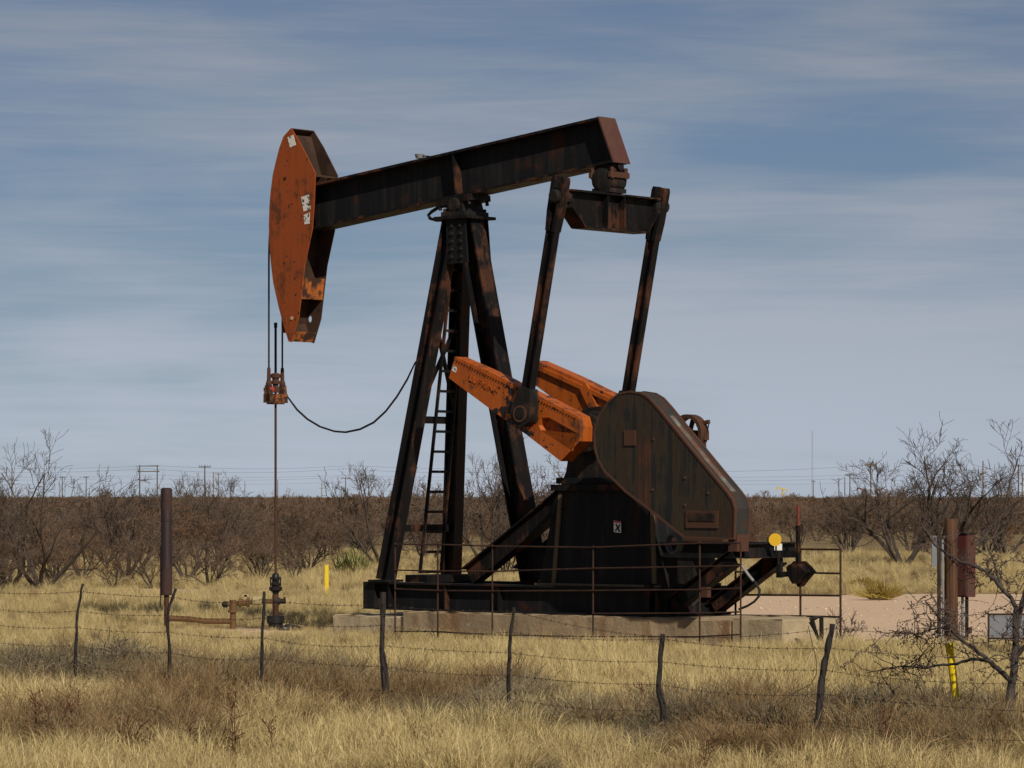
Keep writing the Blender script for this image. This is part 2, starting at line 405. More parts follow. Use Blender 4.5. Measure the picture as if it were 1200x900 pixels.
# tension bracing between the front legs
def fp(t, n):                      # point in the plane of the front legs
    return Vector((-1.03 + .86*t, n, ZT + (TOPZ-ZT)*t))
for z in (1.80, 3.62):
    t = (z-ZT)/(TOPZ-ZT); w = .80 - .67*t
    MB().bar(fp(t, -w), fp(t, w), .09, .12).obj('cross_brace', BLACK_R, pump)
t0, t1 = (3.66-ZT)/(TOPZ-ZT), (5.3-ZT)/(TOPZ-ZT)
for s in (-1, 1):
    a = fp(t0, s*(.80-.67*t0)) + Vector((s*.02, 0, 0)); b = fp(t1, -s*(.80-.67*t1)) + Vector((s*.02, 0, 0))
    MB().bar(a, b, .035, .07, (1, 0, 0)).obj('diagonal_brace', BLACK_R, pump)
# ladder up the front
lad = MB()
def lp(z, n): t = (z-ZT)/(TOPZ-ZT); return fp(t, n + .08) + Vector((.05 + .13*(1-t), 0, 0))
lz0, lz1 = 1.04, 6.3
for s in (-1, 1): lad.bar(lp(lz0, s*.27), lp(lz1, s*.18), .05, .035, (0, 1, 0))
lado = lad.obj('ladder', BLACK_R, pump)
rung_me = None
z = lz0 + .02
while z < lz1:
    w = .27 - .09*(z-lz0)/(lz1-lz0)
    MB().bar(lp(z, -w), lp(z, w), .03, .045).obj('rung', BLACK_R, lado); z += .338
# top gussets and cap
g = MB(); g.prism([(-.13, 6.22), (.33, 6.22), (.26, 6.96), (-.16, 6.96)], -.30, -.278); go = g.obj('gusset_plate', BLACK, pump)
g = MB(); g.prism([(-.13, 6.22), (.33, 6.22), (.26, 6.96), (-.16, 6.96)], .278, .30); g.obj('gusset_plate', BLACK, pump)
for i in range(5):
    for u in (-.02, .19):
        MB().lathe((u*(1-.04*i), -.30, 6.32+i*.13), [(0, .034), (.03, .03), (.034, .018)], 8, (0, -1, 0)).obj('bolt', DARKST, go)
MB().box((0, 0, 6.985), (.74, .74, .05)).obj('cap_plate', BLACK_R, pump)
sb = MB(); sb.box((0, 0, 7.05), (.52, .62, .075)); sb.prism([(-.2, 7.09), (.2, 7.09), (.14, 7.3), (-.14, 7.3)], -.26, .26); sbo = sb.obj('saddle_bearing', DARKST, pump)
for s in (-1, 1):
    MB().lathe((0, s*.24, 7.2), [(0, .12), (.07, .12), (.08, .10), (.085, .05)], 14, (0, s, 0)).obj('bearing_cap', DARKST, sbo)
    for q in (-1, 1): MB().lathe((q*.20, s*.27, 7.085), [(0, .035), (.05, .035), (.06, .02)], 8).obj('bolt', DARKST, sbo)
MB().tube([on_n(a, b, -.2) for a, b in ((525, 240), (514, 243), (506, 248), (502, 252), (504, 256), (511, 258), (524, 258))], .03, 6).obj('strap_loop', BLACK_R, pump)

# -- walking beam (tilted, tail up)
nb = .21
b0, b1 = on_n(362, 269.5, -nb), on_n(718, 190, -nb); t0_, t1_ = on_n(380, 209.5, -nb), on_n(700, 137, -nb)
ax = Vector((b1.x-b0.x, 0, b1.z-b0.z)).normalized(); upv = Vector((-ax.z, 0, ax.x))
depth = (t1_-b0).dot(upv)
def bp_(s_, h): p = Vector((b0.x, 0, b0.z)) + ax*s_ + upv*h; return p
LB, LT0, LT1 = (b1-b0).dot(ax), (t0_-b0).dot(ax), (t1_-b0).dot(ax)
def beam_prism(mb, s0, s1, h0, h1, n0, n1, sl0=0, sl1=0):
    mb.prism([(p.x, p.z) for p in (bp_(s0, h0), bp_(s1, h0), bp_(s1+sl1, h1), bp_(s0+sl0, h1))], n0, n1); return mb
dsl = LT1 - LB
wb = MB(); tf = .045
beam_prism(wb, 0, LB, tf, depth-tf, -.03, .03, 0, dsl)
wbo = wb.obj('walking_beam', BLACK, pump)
beam_prism(MB(), 0, LB, 0, tf-.001, -nb, nb).obj('bottom_flange', BLACK_R, wbo)
beam_prism(MB(), 0, LT1, depth-tf+.001, depth, -nb, nb).obj('top_flange', BLACK_R, wbo)
e = MB(); e.prism([(p.x, p.z) for p in (bp_(LB+.002, -.005), bp_(LB+.032, -.005), bp_(LT1+.032, depth+.004), bp_(LT1+.002, depth+.004))], -nb-.006, nb+.006)
e.obj('end_plate', weathered('brown_end_plate', (.075, .028, .022), (.10, .045, .028), .40, 1.5, base2=(.06, .024, .019)), wbo)
sC = (Vector((0, 0, 0)) - Vector((b0.x, 0, b0.z))).dot(ax)*1.0
sC = -b0.x / ax.x
for s in (-1, 1):
    for k in (sC - .02,):
        st_ = MB(); y0, y1 = sorted((s*.031, s*(nb-.005))); st_.prism([(p.x, p.z) for p in (bp_(k-.012, tf), bp_(k+.012, tf), bp_(k+.012, depth-tf), bp_(k-.012, depth-tf))], y0, y1)
        st_.obj('stiffener', BLACK_R, wbo)
c_ = MB(); beam_prism(c_, sC-.42, sC+.34, -.105, -.002, -.26, .26); c_.obj('saddle_plate', BLACK_R, wbo)
for s in (-1, 1):
    for k in (-.36, .28): MB().lathe(bp_(sC+k, -.17) + Vector((0, s*.23, 0)), [(0, .03), (.06, .03), (.06, .02), (.1, .02)], 8, upv).obj('bolt', DARKST, wbo)
# small lamp on top of the beam
lm = bp_((on_n(491, 181, 0) - b0).dot(ax), depth)
l_ = MB(); l_.lathe(lm, [(0, .02), (.05, .02), (.052, .065), (.12, .085), (.125, .03)], 12); lo = l_.smooth_auto('lamp', GALV, wbo)
MB().tube([lm + Vector((.02, 0, .09)), lm + Vector((.2, 0, .075)), lm + Vector((.35, 0, .05))], .012, 5).obj('lamp_cable', HOSE, lo)

# -- horsehead
HW = .29
near_px = [(341, 150), (353, 170), (369.5, 203), (368, 240), (366, 268), (357, 310), (350, 372), (341.5, 401), (338, 400), (332, 381), (326, 358), (320, 331), (317, 305), (315.3, 283), (315, 262), (315.6, 243), (317, 225), (319.5, 205), (323, 190), (327, 174), (332, 160)]
hp = uz(near_px, -HW)
def inset(poly, d):
    cx = sum(p[0] for p in poly)/len(poly); cz = sum(p[1] for p in poly)/len(poly)
    return [(cx+(a-cx)*(1-d), cz+(b-cz)*(1-d)) for a, b in poly]
HEAD_SHADE = weathered('shaded_head_inside', (.035, .019, .011), (.075, .035, .02), .35, 2, base2=(.028, .017, .011))  # shade inside the head is put into this darker brown
hh = MB().prism(hp, -HW, -HW+.018).obj('horsehead', HEADOR, pump)
hc_ = on_n(364, 374, HW); hole = [(hc_.x + .045*math.cos(t*math.pi/5), hc_.z + .06*math.sin(t*math.pi/5)) for t in range(10)]
fpm = MB(); O_ = [Vector((a, HW-.009, b)) for a, b in hp]; H_ = [Vector((a, HW-.009, b)) for a, b in hole]
fpm.add(O_ + H_, [tuple(t) for t in tessellate_polygon([O_, H_])]); fpo = fpm.obj('far_side_plate', HEAD_SHADE, hh)
sm_ = fpo.modifiers.new('thickness', 'SOLIDIFY'); sm_.thickness = .018; sm_.offset = 0
arc = hp[8:] + [hp[0]]                       # front curved plate that carries the bridle
fr = MB()
for (a, b), (c, d) in zip(arc[:-1], arc[1:]):
    dx, dz = c-a, d-b; ln = math.hypot(dx, dz); nx_, nz_ = dz/ln*.02, -dx/ln*.02
    fr.add([(a, -HW+.019, b), (c, -HW+.019, d), (c, HW-.019, d), (a, HW-.019, b), (a+nx_, -HW+.019, b+nz_), (c+nx_, -HW+.019, d+nz_), (c+nx_, HW-.019, d+nz_), (a+nx_, HW-.019, b+nz_)],
           [(0, 1, 2, 3), (4, 7, 6, 5), (0, 4, 5, 1), (2, 6, 7, 3), (0, 3, 7, 4), (1, 5, 6, 2)])
fr.obj('curved_front_plate', HEAD_SHADE, hh)
def hplate(name, pa, pb, mat, th=.02):
    A, B = on_n(*pa, -HW), on_n(*pb, -HW); d = Vector((B.x-A.x, 0, B.z-A.z)).normalized()*th; q = Vector((-d.z, 0, d.x))
    MB().prism([(A.x, A.z), (B.x, B.z), (B.x+q.x, B.z+q.z), (A.x+q.x, A.z+q.z)], -HW+.019, HW-.019).obj(name, mat, hh)
PATCH = weathered('patchy_orange_rust', (.36, .10, .016), (.05, .022, .012), .38, 5, base2=(.26, .07, .016))
hplate('web_plate', (352, 350), (354.5, 325), PATCH)
hplate('bottom_gusset', (341, 400), (345, 389), PATCH)
hplate('top_web_plate', (360, 205), (369, 207), HEAD_SHADE)
hplate('inner_web', (330, 390), (343, 330), HEAD_SHADE); hplate('inner_web', (343, 330), (346, 270), HEAD_SHADE)
hplate('inner_web', (338, 158), (350, 205), HEAD_SHADE)
for q in ([(337, 161), (344, 158), (347, 170), (340, 173)], [(353, 231), (362, 228), (364, 245), (356, 248)], [(356, 252), (363, 249), (363, 262), (357, 263)]):
    decal([on_n(a, b, -HW) for a, b in q], hh)
MB().lathe(on_n(342, 373, -HW), [(0, .035), (.012, .03)], 10, (0, -1, 0)).obj('plug', CONC2, hh)
MB().lathe(on_n(334, 209, -HW), [(0, .03), (.01, .028)], 10, (0, -1, 0)).obj('plug', DARKST, hh)
# -- bridle, carrier bar, polished rod
RU = -4.377
def rz(py, n=0): return on_n(324, py, n).z
for s in (-1, 1):
    zt = rz(303 if s < 0 else 360); nn = s*.17
    pts = [(RU, nn, rz(452))] + [(RU, nn, rz(452) + (zt-rz(452))*k/4) for k in range(1, 5)]
    pts += [(RU+.01, nn, zt+.3), (RU+.06, nn, zt+.9)]
    c = MB().tube(pts, .016, 6).obj('bridle_cable', HOSE, pump)
    MB().lathe((RU, nn, rz(452)), [(0, .05), (.04, .055), (.1, .035), (.3, .03), (.32, .018)], 10).obj('cable_socket', RUSTY, c)
cb = MB(); zc = rz(466)
cb.box((RU, 0, zc), (.15, .46, .13)); cb.box((RU, 0, zc-.06), (.19, .26, .11))
cbo = cb.obj('carrier_bar', weathered('carrier_orange', (.30, .085, .018), (.05, .025, .016), .42, 7, base2=(.2, .06, .02)), pump)
for s in (-1, 1):
    MB().prism([(RU-.08, zc-.09), (RU+.08, zc-.09), (RU+.04, zc+.22), (RU-.04, zc+.22)], s*.18-.05, s*.18+.05).obj('hanger_block', weathered('carrier_rust', (.2, .075, .02), (.05, .025, .016), .45, 8), cbo)
MB().lathe((RU, 0, zc+.09), [(0, .07), (.08, .07), (.1, .05), (.14, .05), (.15, .085), (.2, .085), (.21, .06), (.25, .06), (.26, .085), (.32, .085), (.34, .05)], 10).obj('rod_clamp', RUSTY, cbo)
MB().box((RU-.03, -.14, zc+.14), (.16, .1, .07)).obj('clamp_tag', REDS, cbo)
zr0 = rz(672)
ro = MB().tube([(RU, 0, zr0), (RU, 0, zc-.1)], .021, 8).obj('polished_rod', RUSTY, pump)
MB().tube([(RU, 0, zc), (RU, 0, rz(384))], .022, 8).obj('upper_rod', HOSE, ro)
MB().lathe((RU, 0, rz(384)), [(0, .03), (rz(378)-rz(384), .03)], 8).obj('rod_coupling', HOSE, ro)
# hose swinging from the carrier bar to the post
hs = []
for a, b in ((337, 465), (348, 480), (360, 491), (375, 500), (392, 505.5), (405, 506.5), (422, 503), (438, 495), (452, 482), (465, 465), (477, 445), (487, 424)):
    k = (a-337)/150; hs.append(on_n(a, b, -.15 - .30*k))
MB().tube(hs, [.014 if i in (0, 11) else .018 for i in range(12)], 6).obj('signal_hose', HOSE, pump)

# -- equalizer
UE = on_n(715, 205, 0).x
def nz(px, py): p = on_u(px, py, UE+.14); return (p.y, p.z)
poly = [(-1.16, nz(663, 219)[1]), (1.16, nz(765, 233)[1])]
zt = sum(p[1] for p in poly)/2
eq = MB(); web = [(-1.14, zt-.03), (1.14, zt-.03), (1.14, zt-.20), (.80, zt-.57), (-.80, zt-.57), (-1.14, zt-.28)]
eq.prism(web, UE-.02, UE+.02, 'x'); eqo = eq.obj('equalizer_beam', BLACK_R, pump)
MB().box((UE, 0, zt-.014), (.30, 2.30, .03)).obj('top_flange', BLACK_R, eqo)
MB().box((UE, 0, zt-.585), (.30, 1.60, .03)).obj('bottom_flange', BLACK_R, eqo)
for s in (-1, 1):
    zz = zt-.20 if s > 0 else zt-.28
    MB().bar((UE, s*1.14, zz), (UE, s*.81, zt-.585), .028, .30, (1, 0, 0)).obj('sloped_flange', BLACK_R, eqo)
    MB().box((UE+.08, s*.22, zt-.30), (.11, .022, .53)).obj('stiffener', BLACK_R, eqo)
    MB().lathe((UE, s*1.14, zt-.12), [(-.05, .11), (.3, .11), (.32, .08)], 12, (0, s, 0)).obj('end_pin', DARKST, eqo)
eb = MB()
ebz = zt+.02
bzb = bp_((UE-b0.x)/ax.x, 0).z            # underside of the beam above the equalizer
eb.lathe((UE-.02, -.25, ebz+.20), [(0, .12), (.03, .19), (.47, .19), (.5, .12)], 16, (0, 1, 0))
eb.box((UE-.02, 0, ebz+.03), (.36, .44, .07))
ebo = eb.smooth_auto('equalizer_bearing', DARKST, pump)
MB().box((UE-.02, 0, (ebz+.34+bzb)/2), (.34, .34, max(.06, bzb-ebz-.34))).obj('bearing_saddle', BLACK_R, ebo)
for q in (-1, 1):
    MB().box((UE-.02+q*.2, 0, ebz+.28), (.05, .5, .09)).obj('clamp_lug', RUSTY, ebo)
    for s in (-1, 1): MB().lathe((UE-.02+q*.2, s*.18, ebz+.22), [(0, .035), (.17, .035), (.18, .02)], 8).obj('bolt', RUSTY, ebo)
MB().lathe((UE+.16, .02, ebz+.42), [(0, .07), (.05, .07), (.06, .03)], 12, (1, 0, 0)).obj('pin_head', DARKST, ebo)

# -- cranks and pitmans
NP = 1.30
cr_px = [(526, 443), (533, 418), (577, 437.5), (610, 454), (645, 471), (677, 488), (680, 500), (679.5, 517), (657, 540.5), (617, 509.5), (578, 482)]
outer = uz(cr_px, -1.19)
pocket = uz([(635, 489.5), (643, 489), (677, 508), (671.5, 529), (633.5, 504), (631, 498)], -1.19)
pin = on_n(612, 485, -1.35); shaft = on_n(672, 507, -1.19)
def crank(s):
    n0, n1 = s*1.19, s*.88
    mb = MB(); O = [Vector((a, n0, b)) for a, b in outer]; I = [Vector((a, n0, b)) for a, b in pocket]
    tris = tessellate_polygon([O, I]); allv = O + I
    mb.add(allv, [tuple(t) for t in tris])
    k = len(O); B = [Vector((v.x, n1, v.z)) for v in O]
    mb.add(O + B, [(i, (i+1) % k, (i+1) % k + k, i+k) for i in range(k)]); mb.add(B, [tuple(range(k))])
    ci = Vector((sum(v.x for v in I)/len(I), 0, sum(v.z for v in I)/len(I)))
    D = [Vector((ci.x+(v.x-ci.x)*.84, s*1.08, ci.z+(v.z-ci.z)*.84)) for v in I]; k = len(I)
    mb.add(I + D, [(i, (i+1) % k, (i+1) % k + k, i+k) for i in range(k)]); mb.add(D, [tuple(range(k))])
    me = MB(); me.v, me.f = mb.v, mb.f
    o = me.obj('crank', ORANGE, pump)
    bm = bmesh.new(); bm.from_mesh(o.data); bmesh.ops.remove_doubles(bm, verts=bm.verts, dist=.0005); bmesh.ops.recalc_face_normals(bm, faces=bm.faces); bm.to_mesh(o.data); bm.free()
    tm = MB()                                   # cast rack teeth along the crank's long edges
    for (A, B_), cnt in (((1, 5), 46),):
        a, b = Vector((outer[A][0], 0, outer[A][1])), Vector((outer[B_][0], 0, outer[B_][1])); d = (b-a).normalized()
        nrm = Vector((-d.z, 0, d.x)) * (-1 if A == 1 else 1)
        for i in range(cnt):
            if A == 0 and 14 < i < 26: continue
            p = a + (b-a)*((i+.5)/cnt) + nrm*.02
            tm.bar(p - d*.011 + Vector((0, n0+s*.008, 0)), p + d*.011 + Vector((0, n0+s*.008, 0)), .03, .035, nrm)
    tm.obj('rack_teeth', ORANGE, o)['kind'] = 'stuff'
    MB().lathe((pin.x, s*1.191, pin.z), [(0, .19), (.03, .17)], 20, (0, s, 0)).obj('pin_boss', DARKST, o)
    MB().lathe((shaft.x, s*.87, shaft.z), [(0, .30), (-.12, .30)], 20, (0, s, 0)).obj('shaft_hub', DARKST, o)
    if s > 0:                                   # inner face ribs of the far crank
        a, b = on_n(664, 452, .87), on_n(676, 470, .87)
        MB().bar(on_n(684, 452, .86), on_n(700, 486, .86), .07, .16, (1, 0, 0)).obj('rib', ORANGE, o)
        MB().bar(on_n(634, 432, .86), on_n(722, 472, .86), .06, .07, (0, 0, 1)).obj('rib', ORANGE, o)
    return o
cN = crank(-1); cF = crank(1)
decal([on_n(a, b, -1.19) for a, b in ((531, 428), (536, 431), (534, 437), (529.5, 434))], cN)
ring_c = on_n(665, 512, -1.08)
MB().ring(ring_c, .055, .068, .01).obj('stamped_ring', DARKST, cN)
# raised lettering on the crank
def lettering(body, size, p0, p1, n, mat, parent, ext=.008, xs=1.0):
    cu = bpy.data.curves.new('t', 'FONT'); cu.body = body; cu.size = size; cu.extrude = ext; cu.align_x = 'CENTER'; cu.align_y = 'CENTER'
    ob = bpy.data.objects.new('t', cu); COL.objects.link(ob)
    me = bpy.data.meshes.new_from_object(ob.evaluated_get(bpy.context.evaluated_depsgraph_get()))
    bpy.data.objects.remove(ob); bpy.data.curves.remove(cu)
    me.materials.clear(); me.materials.append(mat)
    d = Vector((p1.x-p0.x, 0, p1.z-p0.z)).normalized(); up = Vector((-d.z, 0, d.x)); c = (p0+p1)/2
    for v in me.vertices: q = Vector((c.x, n, c.z)) + d*v.co.x*xs + up*v.co.y + Vector((0, -v.co.z, 0)); v.co = q
    o = bpy.data.objects.new('raised_lettering', me); COL.objects.link(o); o.parent = parent; return o
lettering('LUFKIN', .15, on_n(553, 444, -1.19), on_n(576, 456, -1.19), -1.194, ORANGE, cN, .007, 1.15)
pt = on_n(655, 226, -NP)
def pitman(s):
    a = Vector((pin.x, s*NP, pin.z)); b = Vector((pt.x, s*NP, pt.z)); d = (b-a).normalized(); q = Vector((d.z, 0, -d.x))
    o = MB().ibeam(a + d*.28, b - d*.22, .13, .185, .028, .022, q).obj('pitman_arm', BLACK_R, pump)
    m = MB()                                    # lower bearing end
    pl = []
    for i in range(13):
        t = math.pi + math.pi*i/12; pl.append(a + q*math.cos(t)*.205 + d*math.sin(t)*.205)
    pl += [a + q*.19 + d*.12, a + q*.12 + d*.42, a - q*.12 + d*.42, a - q*.19 + d*.12]
    m.prism([(p.x, p.z) for p in pl], s*(NP-.10), s*(NP+.10)); lo_ = m.obj('wrist_bearing', DARKST, o)
    MB().ring((a.x, s*(NP+.11), a.z), .10, .135, .03).obj('bearing_ring', RUSTY, lo_)
    MB().lathe((a.x, s*(NP+.10), a.z), [(0, .095), (.03, .09), (.035, .05)], 16, (0, s, 0)).obj('pin_nut', DARKST, lo_)
    for k in (-1, 1):                           # forked top end
        f = MB(); f.prism([(p.x, p.z) for p in (b - d*.62 + q*k*.03, b - d*.62 + q*k*.095, b - d*.3 + q*k*.125, b + d*.20 + q*k*.13, b + d*.26 + q*k*.11, b + d*.26 + q*k*.06, b - d*.28 + q*k*.06)], s*(NP-.085), s*(NP+.085))
        f.obj('fork_plate', BLACK_R, o)
    MB().bar(b + d*.12 - q*.059, b + d*.12 + q*.059, .15, .10, d).obj('fork_block', DARKST, o)
    return o
pitman(-1); pitman(1)

# -- gear reducer on its pedestal
ped = on_n(650, 575, -.80); pz = ped.z
pd = MB()
bot = [(on_n(631, 686, -.80).x, -.80), (on_n(771, 690, -.80).x, -.80)]
u0, u1 = bot[0][0], bot[1][0]; v0, v1 = ped.x, u1-.22
pd.add([(u0, -.80, ZT), (u1, -.80, ZT), (u1, .80, ZT), (u0, .80, ZT), (v0, -.74, pz), (v1, -.74, pz), (v1, .74, pz), (v0, .74, pz)],
       [(0, 1, 5, 4), (1, 2, 6, 5), (2, 3, 7, 6), (3, 0, 4, 7), (4, 5, 6, 7), (0, 3, 2, 1)])
pdo = pd.obj('gearbox_pedestal', BLACK, pump)
MB().box(((v0+v1)/2-.02, 0, pz+.05), (v1-v0+.12, 1.62, .10)).obj('pedestal_top', BLACK_R, pdo)
MB().box(((u0+u1)/2, -.815, ZT+.02), (u1-u0+.1, .05, .034)).obj('bottom_flange', weathered('pale_worn_edge', (.12, .09, .055), (.2, .13, .07), .4, 2), pdo)
for px_ in (657, 764):
    A, B = on_n(px_ + (-8 if px_ < 700 else 3), 684, -.81), on_n(px_, 578, -.755)
    MB().bar(A, B, .03, .075, (1, 0, 0)).obj('corner_rib', weathered('worn_brown_edge', (.05, .04, .03), (.14, .1, .06), .45, 2), pdo)
sp = [on_n(a, b, -.787) for a, b in ((719.5, 610), (728, 611), (728, 624.5), (719.5, 623.5))]
decal(sp, pdo, WHITE); decal([on_n(a, b, -.797) for a, b in ((721, 614.5), (722.5, 613.5), (724, 617), (726.5, 614), (727, 616), (725, 619), (727, 623), (725, 623.4), (723.6, 620), (721.4, 622.8), (720.6, 621.6), (722.8, 618.4))], pdo, HOSE, 'pictogram', (0, -.003, 0))
decal([on_n(a, b, -.797) for a, b in ((719.7, 610.2), (727.8, 611.2), (727.8, 613), (719.7, 612.2))], pdo, REDS, 'red_band', (0, -.003, 0))
GB = DARKST
gx, gzc = shaft.x, shaft.z
gp = [(gx-.72, pz+.10), (gx+1.25, pz+.10), (gx+1.15, gzc-.42), (gx+.72, gzc+.12), (gx+.42, gzc+.36), (gx+.15, gzc+.44), (gx-.25, gzc+.40), (gx-.50, gzc+.15), (gx-.55, gzc-.3), (gx-.62, pz+.3)]
gbx = MB().prism(gp, -.62, .62).obj('gear_reducer', GB, pump)
MB().box((gx+.1, 0, gzc-.02), (1.42, 1.36, .09)).obj('split_flange', GB, gbx)
MB().box((gx+.27, 0, pz+.16), (2.06, 1.4, .1)).obj('foot_flange', BLACK, gbx)
for s in (-1, 1):
    MB().lathe((gx, s*.60, gzc), [(0, .36), (.12, .34), (.14, .24), (.28, .22)], 20, (0, s, 0)).obj('bearing_cover', GB, gbx)
# braces from the skid up to the pedestal
for s in (-1, 1):
    a = on_n(548, 676, -.72); b = on_n(655, 588, -.72)
    MB().ibeam((a.x, s*.66, a.z), (b.x+.06, s*.66, b.z+.04), .24, .34, .028, .03).obj('pedestal_brace', BLACK_R, pump)

# -- belt guard
NG0, NG1 = -1.80, -1.42
g_px = [(738, 459.5), (725.5, 462), (713, 472), (702, 489), (697, 507), (698, 527), (702, 540), (709, 552), (720, 562), (733, 575), (755.5, 592), (778, 610), (795.5, 624), (802, 629), (860, 630.5), (860.5, 596), (858, 587), (851, 577), (831, 553), (804, 520), (778, 488), (769, 477), (760, 467), (751, 461.5)]
gp_ = uz(g_px, NG0)
bgo = MB().prism(gp_, NG0, NG0+.012).obj('belt_guard', GUARD, pump)
MB().prism(gp_, NG1-.012, NG1).obj('back_plate', GUARD, bgo)
rim = MB(); loop = gp_
def outn(i):
    p, q, r = loop[i-1], loop[i], loop[(i+1) % len(loop)]
    dx, dz = r[0]-p[0], r[1]-p[1]; l_ = math.hypot(dx, dz); return (-dz/l_, dx/l_)
def rimseg(lo, hi, mb, n0, n1, t0=-.002, t1=.014):
    idx = [i % len(loop) for i in range(lo, hi+1)]
    cen = (sum(p[0] for p in loop)/len(loop), sum(p[1] for p in loop)/len(loop))
    P = []
    for i in idx:
        nx_, nz_ = outn(i)
        if (loop[i][0]-cen[0])*nx_ + (loop[i][1]-cen[1])*nz_ < 0: nx_, nz_ = -nx_, -nz_
        P.append(((loop[i][0]+nx_*t0, loop[i][1]+nz_*t0), (loop[i][0]+nx_*t1, loop[i][1]+nz_*t1)))
    for A, B in zip(P[:-1], P[1:]):
        vs = [(p[0], n, p[1]) for n in (n0, n1) for p in (A[0], B[0], B[1], A[1])]
        mb.add(vs, [(0, 1, 2, 3), (4, 7, 6, 5), (0, 4, 5, 1), (1, 5, 6, 2), (2, 6, 7, 3), (3, 7, 4, 0)])
rimseg(0, len(loop), rim, NG0+.013, NG1-.013); rim.obj('rim', weathered('dark_rim_paint', (.024, .023, .021), (.062, .028, .017), cover=.34, scale=2.6, base2=(.042, .032, .024), rough=.75), bgo)
for n0, n1 in ((NG0-.012, NG0+.035), (NG1-.035, NG1+.012)):
    r_ = MB(); rimseg(0, len(loop), r_, n0, n1, -.008, .024); r_.obj('edge_angle', GUARDRIM, bgo)
mid = MB(); rimseg(17, 20, mid, -1.68, -1.57, .013, .02); mid.obj('rim_patch', GALV if False else weathered('grey_rim_strip', (.10, .10, .09), (.16, .07, .04), .35, 3), bgo)
def gplate(name, q, mat, d=.02): return decal([on_n(a, b, NG0) for a, b in q], bgo, mat, name, (0, -d, 0))
gplate('name_plate', [(732, 504), (745.5, 504), (745.5, 522), (732, 522)], RUSTY)
gplate('hatch_frame', [(804.5, 598), (842, 598.5), (842, 619), (804.5, 618.5)], RUSTY, .022)
gplate('hatch_window', [(808, 601), (838.5, 601.5), (838.5, 611), (808, 610.5)], DARKST, .032)
bolt_me = None
for a, b in ((766, 515), (765, 574), (803, 560), (803, 592), (830, 578)):
    MB().lathe(on_n(a, b, NG0), [(0, .022), (.02, .018)], 8, (0, -1, 0)).obj('bolt', RUSTY, bgo)
q0 = on_n(866, 630, -1.6)
MB().box((q0.x, -1.61, (q0.z + 1.55)/2), (.16, .30, max(.05, q0.z-1.55)+.1)).obj('support_foot', GUARDRIM, bgo)
# ring (sheave hub guard) under the guard
rc = on_n(790, 637, -.95)
hb = MB(); hb.ring(rc, .135, .165, .10, (.25, 1, 0)); hb.smooth_auto('sheave_ring', plain('worn_grey_steel', (.06, .06, .058), .6, .3), pump)
# -- brake drum and linkage on the far side
bc = on_n(808, 508, .95)
bd = MB(); bd.ring(bc, .25, .31, .20); bdo = bd.smooth_auto('brake_drum', RUSTY, pump)
for i in range(5):
    t = i*2*math.pi/5; MB().bar(bc + Vector((math.cos(t)*.05, 0, math.sin(t)*.05)), bc + Vector((math.cos(t)*.26, 0, math.sin(t)*.26)), .06, .05, (0, 1, 0)).obj('spoke', RUSTY, bdo)
MB().lathe(bc, [(-.35, .06), (.12, .06)], 10, (0, 1, 0)).obj('brake_shaft', RUSTY, bdo)
L1 = [on_n(a, b, 1.0) for a, b in ((822, 500), (824, 528))]
lk = MB(); lk.bar(L1[0], L1[1], .07, .09, (1, 0, 0)); lko = lk.obj('brake_linkage', RUSTY, pump)
MB().bar(on_n(817, 498, 1.0), on_n(831, 494, 1.0), .06, .06).obj('lever_arm', RUSTY, lko)
MB().bar(on_n(818, 489, 1.0), on_n(819, 503, 1.0), .03, .03, (1, 0, 0)).obj('link_pin', RUSTY, lko)
MB().tube([on_n(831, 494, 1.0), on_n(828, 512, 1.0), on_n(825, 526, 1.0)], .012, 5).obj('link_rod', RUSTY, lko)
MB().box(on_n(822, 510, 1.0), (.22, .12, .16)).obj('caliper', RUSTY, lko)

# -- tail extension that carries the motor
ez = on_n(850, 645, -.55).z
for s in (-1, 1):
    a, b = on_n(752, 647, -.55), on_n(868, 648, -.55)
    MB().ibeam((a.x, s*.55, ez), (b.x+.05, s*.55, ez), .18, .24, .022, .025).obj('motor_rail', BLACK, pump)
    c, d = on_n(783, 716, -.60), on_n(861, 655, -.60)
    MB().ibeam((c.x, s*.60, c.z+.02), (d.x, s*.60, d.z+.02), .2, .26, .022, .025).obj('tail_brace', BLACK_R, pump)
    MB().box((c.x-.16, s*.78, .69), (.10, .33, .5)).obj('brace_foot', BLACK, pump)
a = on_n(868, 648, -.55)
MB().ibeam((a.x+.16, -.66, ez), (a.x+.16, .66, ez), .16, .24, .022, .025).obj('tail_cross_beam', BLACK, pump)
mo = MB(); mc = Vector((on_n(835, 640, -.2).x, -.15, ez+.12))
MB().box(mc + Vector((0, 0, .04)), (1.0, .9, .05)).obj('motor_plate', RUSTY, pump)
mo.lathe(mc + Vector((-.05, -.30, .30)), [(0, .14), (.03, .2), (.55, .2), (.6, .12), (.66, .12)], 18, (0, 1, 0)); moo = mo.smooth_auto('electric_motor', DARKST, pump)
for i in range(9): MB().ring(mc + Vector((-.05, -.24+i*.055, .30)), .198, .216, .012, n=18).obj('cooling_fin', DARKST, moo)
for s in (-1, 1): MB().box(mc + Vector((-.05+s*.13, -.02, .09)), (.06, .4, .1)).obj('motor_foot', DARKST, moo)
